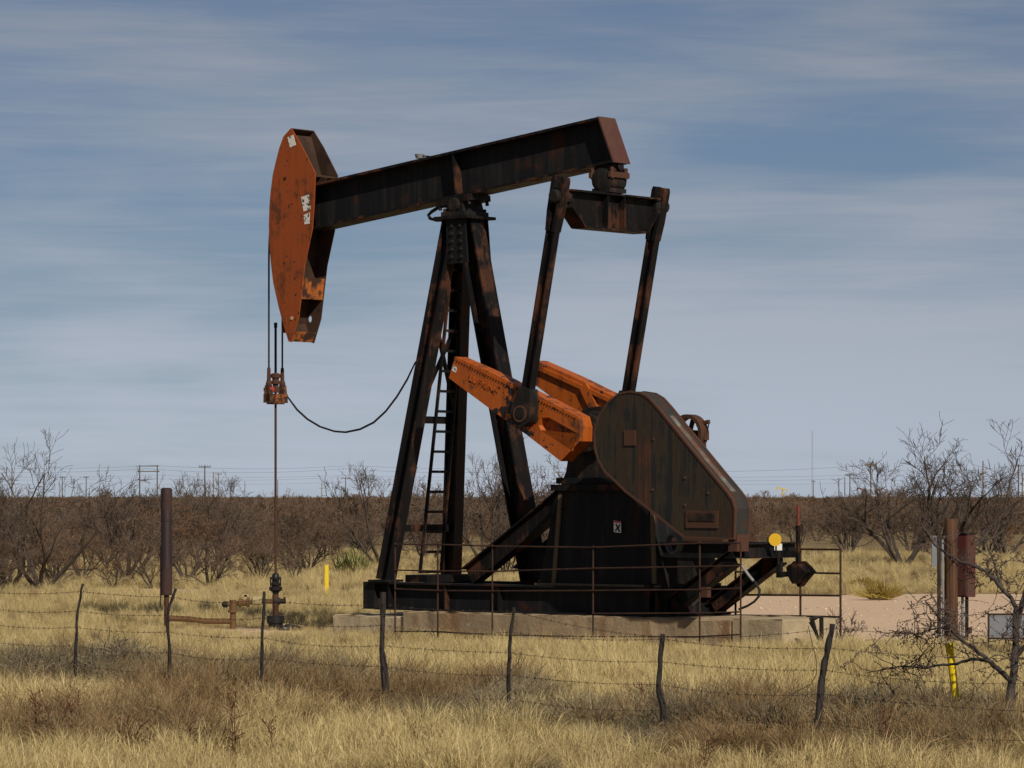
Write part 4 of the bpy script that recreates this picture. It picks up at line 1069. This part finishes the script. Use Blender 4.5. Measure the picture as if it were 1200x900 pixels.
# dry grass
def tuft(seed, n, h, spread, w, lean):
    r = random.Random(seed); mb = MB()
    for i in range(n):
        a = r.uniform(0, 6.28); d = spread*math.sqrt(r.random()); b = Vector((math.cos(a)*d, math.sin(a)*d, -.02))
        hh_ = h*r.uniform(.35, 1.1); ln = lean*r.uniform(.1, 1.4); a2 = a + r.uniform(-1.2, 1.2)
        dr = Vector((math.cos(a2), math.sin(a2), 0)); ta = r.uniform(0, 3.14); t = Vector((math.cos(ta), math.sin(ta), 0))
        k = 1/math.sqrt(1+ln*ln*.8)
        m0 = b + dr*ln*.10*hh_ + Vector((0, 0, hh_*.38*k)); m1 = b + dr*ln*.42*hh_ + Vector((0, 0, hh_*.74*k)); m2 = b + dr*ln*1.0*hh_ + Vector((0, 0, hh_*(1-.18*ln)*k))
        w_ = w*r.uniform(.6, 1.3)
        mb.add([b-t*w_, b+t*w_, m0+t*w_, m0-t*w_, m1+t*w_*.8, m1-t*w_*.8, m2], [(0, 1, 2, 3), (3, 2, 4, 5), (5, 4, 6)])
    me = bpy.data.meshes.new('grass_tuft'); me.from_pydata(mb.v, [], mb.f); me.update(); return me
def grass_mat(name, stops, patch=None):
    m, nt, bs, N, L = mat_base(name)
    oi = N('ShaderNodeObjectInfo'); g = N('ShaderNodeNewGeometry')
    n = noise_tex(N, L, g.outputs['Position'], .35, 4, .6)
    f = math_(N, L, 'ADD', math_(N, L, 'ADD', math_(N, L, 'MULTIPLY', oi.outputs['Random'], .28), math_(N, L, 'MULTIPLY', g.outputs['Random Per Island'], .42)), math_(N, L, 'MULTIPLY', n.outputs[0], .34))
    r = ramp(N, stops); L(f, r.inputs[0]); L(r.outputs[0], bs.inputs['Base Color'])
    bs.inputs['Roughness'].default_value = .85; bs.inputs['Specular IOR Level'].default_value = .15
    tr = N('ShaderNodeBsdfTranslucent'); L(r.outputs[0], tr.inputs['Color'])
    mx = N('ShaderNodeMixShader'); mx.inputs[0].default_value = .22
    out = nt.nodes['Material Output']; L(bs.outputs[0], mx.inputs[1]); L(tr.outputs[0], mx.inputs[2]); L(mx.outputs[0], out.inputs[0])
    return m
STRAW = grass_mat('straw_grass', [(.20, (.22, .16, .07)), (.40, (.50, .39, .18)), (.6, (.68, .555, .285)), (.85, (.43, .32, .15))])
TAN = grass_mat('tan_grass', [(.2, (.22, .16, .08)), (.5, (.37, .27, .13)), (.8, (.45, .34, .165))])
gm = []
for k in range(4):                                       # upright bunches
    me = tuft(400+k, 110, .46, .14, .0025, .5); me.materials.append(STRAW); gm.append(me)
for k in range(4):                                       # arching, wind-laid bunches
    me = tuft(410+k, 130, .46, .17, .0025, 1.2); me.materials.append(STRAW); gm.append(me)
for k in range(3):                                       # short thin turf
    me = tuft(420+k, 70, .20, .20, .0030, .9); me.materials.append(TAN); gm.append(me)
pts = []; r_ = random.Random(9)
def concrete_here(x, y):
    dx, dy = x-PUMP_O.x, y-PUMP_O.y; u, n = dx*CA-dy*SA, dx*SA+dy*CA
    return -2.2 < u < 7.4 and -1.13 < n < 1.1
blobs = [(30, 800, 60, 20, 1), (130, 790, 45, 14, 1), (160, 800, 60, 16, 1), (230, 830, 80, 22, 0), (330, 822, 110, 20, 0), (410, 812, 60, 10, 1), (300, 800, 80, 10, 1), (470, 840, 60, 16, 0), (545, 850, 60, 18, 1), (610, 826, 40, 12, 1), (560, 820, 60, 10, 0), (690, 850, 40, 10, 1), (790, 862, 60, 16, 1),
         (900, 868, 90, 22, 0), (1000, 860, 110, 14, 1), (1060, 862, 90, 18, 1), (1110, 880, 80, 18, 0), (870, 850, 60, 12, 0), (180, 865, 70, 18, 0), (60, 870, 60, 18, 0), (1150, 870, 60, 20, 1), (960, 885, 90, 14, 0)]
def weedy(x, y):
    px, py = CX + F*x/y, HY + F*HC/y; m = 0
    for bx, by, sx, sy, k in blobs: m += math.exp(-.5*(((px-bx)/(sx*.62))**2 + ((py-by)/(sy*.62))**2))
    return min(1, m)
def fence_y(px): return 1/(1.08*(.02132 + (px-90)*(.0284-.02132)/(965-90)))
Y = 28.5
while Y < 150:
    half = Y*.152 + 1.0
    st = .20 if Y < 60 else .20 + (Y-60)*.0075
    x = -half
    while x < half:
        xx, yy = x + r_.uniform(-st, st)*.7, Y + r_.uniform(-st, st)*.9
        d = dirt(xx, yy); cl = noise.noise(Vector((xx*.5, yy*.30, 1.3))); fn_ = noise.noise(Vector((xx*2.2, yy*1.7, 8.3)))
        if r_.random() > d*1.35 and not concrete_here(xx, yy):
            du, dn = (xx-PUMP_O.x)*CA-(yy-PUMP_O.y)*SA, (xx-PUMP_O.x)*SA+(yy-PUMP_O.y)*CA
            low = (1.0 if yy < 46 else .80 if yy < 52 else .62 if yy < 68 else .85) * (1 - .5*d)
            if -2.6 < du < 7.8 and -3.2 < dn < 1.3: low *= .6 if r_.random() < .72 else .95
            if yy < 50:
                low *= 1 - .45*weedy(xx, yy)
                df = fence_y(CX + F*xx/yy) - yy
                if -.4 < df < 2.2: low *= .62
            big_ = fn_ + .5*cl + r_.uniform(-.35, .35)
            if big_ > -.12:
                sc = low*(.55 + .55*max(0, fn_) + .30*cl + .28*r_.random()); k = r_.randrange(4) if r_.random() < .45 - .4*fn_ else 4 + r_.randrange(4)
                sc = max(.28, sc); pts.append((xx, yy, gz(xx, yy), r_.uniform(0, 6.28), r_.uniform(-.2, .2), sc*1.1, sc*r_.uniform(.8, 1.15), k))
            else:
                sc = max(.4, low*r_.uniform(.7, 1.2)); pts.append((xx, yy, gz(xx, yy), r_.uniform(0, 6.28), 0, sc, sc, 8 + r_.randrange(3)))
        x += st
    Y += st*1.1
scatter('dry_grass', pts, gm, 'dry straw coloured grass covering the ground', 'grass')

# dead weeds: low tangles of stems, rust brown and grey
def weed(seed, n, h, spread, tang, r0):
    r = random.Random(seed); mb = MB()
    for i in range(n):
        a = r.uniform(0, 6.28); el = r.uniform(.35, 1.4)
        d = Vector((math.cos(a)*math.cos(el), math.sin(a)*math.cos(el), math.sin(el)*.9)); p = Vector((r.uniform(-.08, .08), r.uniform(-.08, .08), -.02)); pts = [p]
        L_ = h*r.uniform(.5, 1.1)
        for k in range(4):
            d = (d + Vector((r.uniform(-1, 1), r.uniform(-1, 1), r.uniform(-.8, .6)))*tang).normalized(); p = p + d*L_/4; pts.append(p.copy())
        mb.tube(pts, [r0, r0, r0*.9, r0*.8, r0*.5], 3, False)
        for q in range(3):
            j = r.randrange(1, 4); s_ = pts[j]; dd = (d + Vector((r.uniform(-1, 1), r.uniform(-1, 1), r.uniform(-.3, 1)))*.9).normalized(); e_ = s_ + dd*L_*.3
            mb.tube([s_, (s_+e_)/2 + Vector((0, 0, .02)), e_], r0*.6, 3, False)
    me = bpy.data.meshes.new('weed'); me.from_pydata(mb.v, [], mb.f); me.update(); return me
WBROWN = grass_mat('rust_brown_weed', [(.2, (.075, .042, .022)), (.5, (.24, .15, .070)), (.8, (.44, .33, .17))])
WGREY = grass_mat('grey_weed', [(.2, (.06, .048, .033)), (.5, (.20, .16, .10)), (.8, (.40, .33, .20))])
wm = []
for k in range(3): me = weed(500+k, 95, .55, .3, .5, .0028); me.materials.append(WBROWN); wm.append(me)
for k in range(3): me = weed(520+k, 110, .50, .3, .65, .0028); me.materials.append(WGREY); wm.append(me)
pts = []
for px, py, sx, sy, kind in blobs:
    for i in range(int(sx*sy/15)):
        a, b = r_.gauss(px, sx*.62), r_.gauss(py, sy*.62)
        if not 770 < b < 935: continue
        Y = gdepth(b); x = (a-CX)/F*Y; sc = r_.uniform(.6, 1.15)
        if -.3 < fence_y(a) - Y < 1.8: sc *= .6
        pts.append((x, Y, gz(x, Y), r_.uniform(0, 6.28), 0, sc, sc*r_.uniform(.75, 1.1), (3 if kind else 0) + r_.randrange(3) if r_.random() < .8 else r_.randrange(6)))
for i in range(700):
    Y = r_.uniform(29, 125); x = r_.uniform(-.15, .15)*Y
    if dirt(x, Y) > .3 or concrete_here(x, Y): continue
    sc = r_.uniform(.3, .6); pts.append((x, Y, gz(x, Y), r_.uniform(0, 6.28), 0, sc, sc, r_.randrange(6)))
scatter('dead_weeds', pts, wm, 'tangled brown and grey dead weeds among the grass', 'weeds')

# tumbleweed mounds by the fence and tall seed stalks in the foreground
def mound(px, py, w, h, label, mat):
    Y = gdepth(py); r = random.Random(int(px)); mb = MB()
    for i in range(620):
        a = r.uniform(0, 6.28); el = r.uniform(.0, 1.5); rr = r.uniform(.2, 1)
        p = Vector((math.cos(a)*math.cos(el)*w*rr, math.sin(a)*math.cos(el)*w*rr, math.sin(el)*h*rr)); pl = [p]; d = Vector((r.uniform(-1, 1), r.uniform(-1, 1), r.uniform(-.4, 1))).normalized()
        for k in range(3):
            d = (d + Vector((r.uniform(-1, 1), r.uniform(-1, 1), r.uniform(-1, 1)))*.6).normalized(); p = p + d*.09; pl.append(p.copy())
        mb.tube(pl, .0045, 3, False)
    me = bpy.data.meshes.new('tumbleweed'); me.from_pydata(mb.v, [], mb.f); me.update(); me.materials.append(mat)
    o = bpy.data.objects.new('tumbleweed', me); COL.objects.link(o); x = (px-CX)/F*Y; o.location = (x, Y, gz(x, Y)); tag(o, label, 'tumbleweed')
TUMB = grass_mat('dark_grey_tangle', [(.2, (.08, .066, .045)), (.5, (.19, .155, .10)), (.8, (.31, .255, .155))])
mound(136, 800, .75, .50, 'large grey tumbleweed tangle between two slim fence posts', TUMB)
mound(42, 806, .95, .36, 'wide grey dead tangle left of the slim stick fence post', TUMB)
mound(985, 868, .8, .32, 'dark grey brush tangle at the foot of the leaning fence post', TUMB)
mound(1052, 862, .8, .30, 'low dark tangle between the leaning fence post and the yellow marker post', TUMB)
mound(905, 872, .6, .26, 'small low dark tangle left of the leaning fence post', TUMB)
def stalk(px, py, h, seed, label):
    Y = gdepth(py); r = random.Random(seed); mb = MB()
    for s in range(r.randrange(2, 4)):
        d = Vector((r.uniform(-.35, .35), r.uniform(-.35, .35), 1)).normalized(); p = Vector((0, 0, -.03)); pl = [p.copy()]
        for k in range(6):
            d = (d + Vector((r.uniform(-1, 1), r.uniform(-1, 1), .1))*.13).normalized(); p = p + d*h/6*r.uniform(.8, 1.1); pl.append(p.copy())
        mb.tube(pl, [.006, .006, .005, .005, .004, .003, .002], 4, False)
        for q in range(26):
            j = r.randrange(1, 6); s_ = pl[j].lerp(pl[j+1], r.random()); e_ = s_ + Vector((r.uniform(-1, 1), r.uniform(-1, 1), r.uniform(.1, 1))).normalized()*r.uniform(.03, .12)
            mb.tube([s_, e_], .003, 3, False); mb.lathe(e_, [(-.010, .003), (0, .006), (.010, .002)], 4)
    me = bpy.data.meshes.new('weed_stalk'); me.from_pydata(mb.v, [], mb.f); me.update(); me.materials.append(STALK)
    o = bpy.data.objects.new('seed_stalk', me); COL.objects.link(o); x = (px-CX)/F*Y; o.location = (x, Y, gz(x, Y)); tag(o, label, 'weed', 'dead seed stalks in the foreground grass')
STALK = grass_mat('dark_red_stalk', [(.2, (.10, .045, .028)), (.6, (.15, .07, .04))])
for i, (px, py, h) in enumerate(((42, 884, .62), (62, 885, .5), (88, 882, .6), (275, 898, .75), (322, 902, .45), (150, 890, .4), (225, 895, .4), (820, 905, .4), (745, 840, .45), (500, 895, .35), (1040, 895, .5))):
    stalk(px, py, h, 600+i, 'dark reddish seed stalk sticking up from the foreground grass')

# stones on the road and the bare soil
pm = []
for k in range(3):
    bm = bmesh.new(); bmesh.ops.create_icosphere(bm, subdivisions=1, radius=.05)
    for q in bm.verts: q.co *= 1 + .5*noise.noise(q.co*25 + Vector((k*7, 0, 0))); q.co.z *= .6
    me = bpy.data.meshes.new('pebble'); bm.to_mesh(me); bm.free(); me.materials.append(plain('caliche_%d' % k, ((.56, .42, .29), (.46, .33, .22), (.33, .23, .15))[k], .95, .15)); pm.append(me)
pts = []
for i in range(3500):
    Y = r_.uniform(52, 92); x = r_.uniform(-.16, .16)*Y
    if r_.random() < dirt(x, Y) and not concrete_here(x, Y): sc = r_.uniform(.2, .9)**2.2; pts.append((x, Y, gz(x, Y)+.005, r_.uniform(0, 6.28), 0, sc, sc, r_.randrange(3)))
scatter('loose_stones', pts, pm, 'small pale loose stones on the dirt road', 'stones')

# yucca and yellow shrub behind
def yucca():
    Y = 109.0; r = random.Random(8); mb = MB()
    for i in range(170):
        a = r.uniform(0, 6.28); el = r.uniform(.15, 1.45); L_ = r.uniform(.5, .85); d = Vector((math.cos(a)*math.cos(el), math.sin(a)*math.cos(el), math.sin(el)))
        b = Vector((r.uniform(-.42, .42), r.uniform(-.3, .3), .05)); t = d.cross(Vector((0, 0, 1))).normalized()*.014; t2 = t
        mb.add([b-t, b+t, b+d*L_*.6+t2, b+d*L_*.6-t2, b+d*L_ - Vector((0, 0, .05))], [(0, 1, 2, 3), (3, 2, 4)])
    me = bpy.data.meshes.new('yucca'); me.from_pydata(mb.v, [], mb.f); me.update(); me.materials.append(plain('yucca_green', (.19, .19, .065), .6, .3, 4))
    o = bpy.data.objects.new('yucca', me); COL.objects.link(o); x = (412-CX)/F*Y; o.location = (x, Y, 0); o.scale = (1.1, 1.1, 1.1); tag(o, 'green spiky yucca growing left of the samson post', 'yucca')
    for px, py, s in ((1032, 702, 1.0), (1012, 690, .7)):
        Y = gdepth(py); mb = MB(); r = random.Random(px)
        for i in range(320):
            a = r.uniform(0, 6.28); el = r.uniform(.2, 1.5); L_ = r.uniform(.25, .6)*s; d = Vector((math.cos(a)*math.cos(el)*1.2, math.sin(a)*math.cos(el), math.sin(el)*.8))
            b = Vector((r.uniform(-.25, .25)*s, r.uniform(-.2, .2), 0)); mb.tube([b, b+d*L_*.6, b+d*L_], [.008, .007, .006], 3, False)
        me = bpy.data.meshes.new('rabbitbrush'); me.from_pydata(mb.v, [], mb.f); me.update(); me.materials.append(plain('yellow_brush', (.30, .21, .045), .8, .3, 3))
        o = bpy.data.objects.new('rabbitbrush', me); COL.objects.link(o); o.location = ((px-CX)/F*Y, Y, 0); tag(o, 'low yellowish bush at the far edge of the dirt road' if s == 1 else 'smaller tan bush next to the yellowish bush by the road', 'bush')
    # thin dry weed by the tail slab
    mb = MB(); r = random.Random(77); Y = 58.0
    T, Cn = branch_mesh(r, .62, 5, .9, 3, .0032, .8, .008); mb.add(T.v, T.f); mb.add(Cn.v, Cn.f)
    o = mb.obj('dry_forb', TWIGG); o.location = ((992-CX)/F*Y, Y, 0); tag(o, 'thin airy grey weed at the edge of the dirt road by the foundation', 'weed')
yucca()

# ------------------------------------------------------------------ thorny mesquite in the right foreground
def thorn_tree():
    Y = 33.3; base = W(1174, 880, Y); base = Vector((base.x, Y, 0)); r = random.Random(21)
    T, Cn, Th = MB(), MB(), MB()
    def pth(pl, dy0, dy1):
        n = len(pl); return [W(a, b, Y) - base + Vector((0, dy0+(dy1-dy0)*i/(n-1), 0)) for i, (a, b) in enumerate(pl)]
    def limb(pl, r0, r1, dy0=0, dy1=0, mb=T):
        r0, r1 = r0*.82, r1*.82
        p = pth(pl, dy0, dy1); d = []
        for A, B in zip(p[:-1], p[1:]):
            for k in range(3): d.append(A.lerp(B, k/3) + Vector((r.uniform(-.006, .006), r.uniform(-.012, .012), r.uniform(-.005, .005))))
        d.append(p[-1]); n = len(d); mb.tube(d, [(r0+(r1-r0)*i/(n-1))*r.uniform(.9, 1.1) for i in range(n)], 7, True); return d
    def twigs(d, n, L_, lv=0, r0=.0052, bias=Vector((0, 0, 0))):
        for i in range(n):
            j = r.randrange(len(d)//5, len(d)-1); s_ = d[j].lerp(d[j+1], r.random()); dr = (Vector((r.uniform(-1, 1), r.uniform(-.8, .8), r.uniform(-.8, 1))) + bias).normalized(); p = s_; pl = [p.copy()]; l_ = L_*r.uniform(.4, 1.2); th_ = []
            for k in range(5):
                dr = (dr + Vector((r.uniform(-1, 1), r.uniform(-1, 1), r.uniform(-1, 1)))*.38).normalized(); p = p + dr*l_/5; pl.append(p.copy())
                th_.append((p.copy(), Vector((r.uniform(-1, 1), r.uniform(-1, 1), r.uniform(-1, 1))).normalized()*.02))
            if any(1104 < CX + F*(q.x+base.x)/(Y+q.y) < 1130 and HY + F*(HC-q.z)/(Y+q.y) > 772 for q in pl): continue
            for q, dq in th_:
                if r.random() < .8: Th.tube([q, q+dq], [.004, .002], 3, False)
                if r.random() < .3: Th.lathe(q, [(-.007, .003), (0, .0075), (.007, .003)], 4)
            Cn.tube(pl, [r0, r0*.9, r0*.8, r0*.7, r0*.6, r0*.45], 4, False)
            if lv < 2: twigs(pl, r.randrange(1, 4), L_*.55, lv+1, r0*.72)
    trunk = limb([(1174, 900), (1176, 872), (1180, 845), (1184, 815), (1189, 780), (1190, 745), (1191, 712)], .065, .035)
    L1 = limb([(1191, 712), (1186, 702), (1177, 692), (1168, 680), (1158, 670), (1145, 664), (1130, 659), (1116, 651), (1102, 640), (1092, 626), (1083, 608), (1077, 598)], .028, .007, 0, .5)
    L2 = limb([(1188, 800), (1176, 790), (1164, 780), (1150, 768), (1135, 757), (1118, 745), (1104, 730), (1090, 716), (1078, 702)], .034, .008, 0, -.4)
    L3 = limb([(1160, 776), (1148, 772), (1136, 772), (1120, 777), (1105, 779), (1085, 783), (1062, 781), (1040, 785), (1018, 790)], .022, .006, -.2, .2)
    L4 = limb([(1190, 740), (1197, 715), (1205, 690), (1216, 662), (1225, 640)], .035, .014, 0, .3)
    L5 = limb([(1189, 770), (1202, 755), (1222, 742), (1250, 722)], .034, .012, 0, -.2)
    L6 = limb([(1177, 692), (1172, 676), (1168, 655), (1161, 636), (1158, 622)], .016, .005, .1, .4)
    L7 = limb([(1108, 734), (1092, 735), (1075, 742), (1058, 741), (1040, 738)], .012, .004, -.3, -.1)
    for l_, n, ln in ((L1, 16, .34), (L2, 26, .44), (L3, 26, .40), (L4, 18, .45), (L5, 14, .45), (L6, 9, .3), (L7, 12, .30), (trunk, 14, .40)): twigs(l_, n, ln)
    e = empty('thorny_mesquite', base); tag(e, 'thorny bare mesquite with spreading branches in front of the framed sign', 'tree')
    TB = wood_mat('thorn_bark', (.02, .016, .014), (.085, .068, .058), 9); TT = bark('thorn_twigs', (.055, .036, .032), (.11, .078, .066))
    T.smooth_auto('trunk', TB, e, 60); Cn.obj('crown', TT, e); Th.obj('thorns', TT, e)
thorn_tree()

# ------------------------------------------------------------------ power poles, lines and far machines
def utility(px, top, Y, arm, mat, label, h_frame=False, r=.16):
    t = W(px, top, Y); e = empty('utility_pole', (t.x, Y, 0)); tag(e, label, 'utility pole', 'utility poles on the horizon')
    offs = (-2.2, 2.2) if h_frame else (0,)
    for dx in offs: MB().lathe((dx, 0, 0), [(-.5, r*1.2), (t.z, r*.8)], 8).obj('pole', mat, e)
    if arm:
        MB().box((0, -.2, t.z-.45 if not h_frame else t.z-1.6), (arm, .16, .22)).obj('crossarm', mat, e)
        for dx in (-arm*.45, -arm*.25, arm*.25, arm*.45): MB().lathe((dx, -.2, t.z-.3 if not h_frame else t.z-1.5), [(0, .07), (.2, .09), (.35, .05)], 6).obj('insulator', GALV, e)
    if h_frame: MB().box((0, 0, t.z-.25), (5.2, .14, .2)).obj('top_beam', mat, e)
    return Vector((t.x, Y, t.z))
far_poles = [
    (174, 545, 900, 5.6, UPOLE, 'two-legged timber power pole left of the round-topped mesquite', True), (240, 545, 850, 2.9, UPOLE, 'dark power pole with crossarm in front of the round-topped mesquite', False),
    (250, 553, 1100, 0, UPOLE_T, 'plain tan pole next to the dark crossarm pole', False), (256, 554, 1120, 2.2, UPOLE_T, 'tan crossarm pole near the dark crossarm pole', False),
    (287, 564, 1500, 0, UPOLE_T, 'short tan pole left of the polished rod', False), (325.5, 562, 1400, 0, UPOLE, 'thin pole right behind the polished rod', False), (377, 566, 1500, 0, UPOLE_T, 'thin tan pole left of the yucca tree', False),
    (405, 559, 1250, 3.2, UPOLE, 'dark power pole with crossarm near the front samson leg', False), (73, 558, 1200, 2.0, UPOLE, 'thin pole among the branches of the far left mesquite', False), (101, 558, 1250, 2.0, UPOLE, 'thin pole right of the far left mesquite', False),
    (14, 548, 950, 0, UPOLE_T, 'pale pole behind the far left mesquite', False),
    (983, 560, 1300, 0, UPOLE, 'thin dark pole left of the dark capped pole', False), (990, 560, 1300, 0, UPOLE, 'thin dark pole in between the two dark poles', False), (996, 555, 1050, 2.6, UPOLE, 'dark power pole with short crossarm behind the dirt road', False),
    (1020.5, 542, 800, 2.6, UPOLE_T, 'tan power pole with crossarm behind the wide mesquite', False), (1152, 540, 800, 0, UPOLE_T, 'tan pole behind the branches of the tallest mesquite', False),
    (953, 563, 1400, 1.6, UPOLE, 'stubby pole at the foot of the thin radio mast', False), (1193.5, 544, 900, 3.0, UPOLE, 'dark power pole at the right end of the line', False), (1198, 554, 1000, 0, UPOLE_T, 'tan pole close beside the dark power pole at the right end', False), (655, 552, 1000, 2.2, UPOLE_T, 'tan crossarm pole seen past the gearbox pedestal', False)]
tp = {}
for px, top, Y, arm, mat, lab, hf in far_poles: tp[px] = utility(px, top, Y, arm, mat, lab, hf)
mast = W(952, 505, 2600); o = empty('radio_mast', (mast.x, 2600, 0)); tag(o, 'very thin distant radio mast on the horizon', 'mast')
for s in (-1, 1):
    MB().tube([(s*.45, 0, 0), (s*.35, 0, mast.z)], .13, 4).obj('mast_leg', GALV, o)
lat = MB()
for k in range(24):
    z0, z1 = mast.z*k/24, mast.z*(k+1)/24; s = 1 if k % 2 else -1; lat.tube([(s*.4, 0, z0), (-s*.4, 0, z1)], .06, 3)
lat.obj('lattice', GALV, o)
def line(px0, y0, px1, y1, Y, sag, label, r=.03):
    a, b = W(px0, y0, Y), W(px1, y1, Y); p = []
    for k in range(25):
        t = k/24; q = a.lerp(b, t); q.z -= 4*sag*t*(1-t); p.append(q)
    o = MB().tube(p, r, 4).obj('power_line', HOSE); tag(o, label, 'power line', 'power lines across the plain')
for i, (y0, y1, Y, sag) in enumerate(((545, 546, 900, .8), (549, 549, 880, 1.0), (556, 557, 1150, .7), (560, 559, 1200, .8), (566, 565, 1300, .5))):
    for a, b in ((-120, 174), (174, 405), (405, 655)): line(a, y0 + i*.3, b, y1, Y, sag, 'thin power line strung across the sky left of the pumpjack')
for y0, y1, Y, sag in ((548, 545, 820, 1.2), (556, 556, 1000, .8), (561, 560, 1050, .8), (566, 566, 1200, .5)):
    for a, b in ((655, 1020), (1020, 1193), (1193, 1400)): line(a, y0, b, y1, Y, sag, 'thin power line strung across the sky right of the pumpjack')
def far_pump(px, Y, mat, label, flip=1, s=1.0):
    e = empty('distant_pumpjack', ((px-CX)/F*Y, Y, 0), 0); tag(e, label, 'pumpjack'); e.scale = (s*flip, s, s)
    MB().bar((-3.0, 0, 8.4), (3.2, 0, 6.6), .6, .8).obj('walking_beam', mat, e)
    MB().prism([(-3.0, 9.3), (-3.9, 8.4), (-4.1, 7.2), (-3.7, 6.2), (-3.0, 7.6)], -.3, .3).obj('horsehead', mat, e)
    for u in (-1.1, 1.3): MB().bar((u, 0, 0), (0, 0, 7.2), .5, .4, (0, 1, 0)).obj('samson_leg', mat, e)
    MB().bar((3.0, 0, 6.7), (2.2, 0, 3.4), .3, .3, (0, 1, 0)).obj('pitman_arm', mat, e)
    MB().box((2.8, 0, 1.6), (2.4, 1.4, 3.2)).obj('gear_reducer', mat, e)
far_pump(917, 1900, plain('far_hazed_yellow', (.50, .37, .08), .6, .1), 'tiny distant yellow pumpjack on the horizon', 1, .85)  # yellow dulled so that distance haze is part of the colour
far_pump(1011, 1900, plain('far_rust_paint', (.16, .08, .05), .7, .1), 'tiny distant rust brown pumpjack on the horizon', 1, .8)
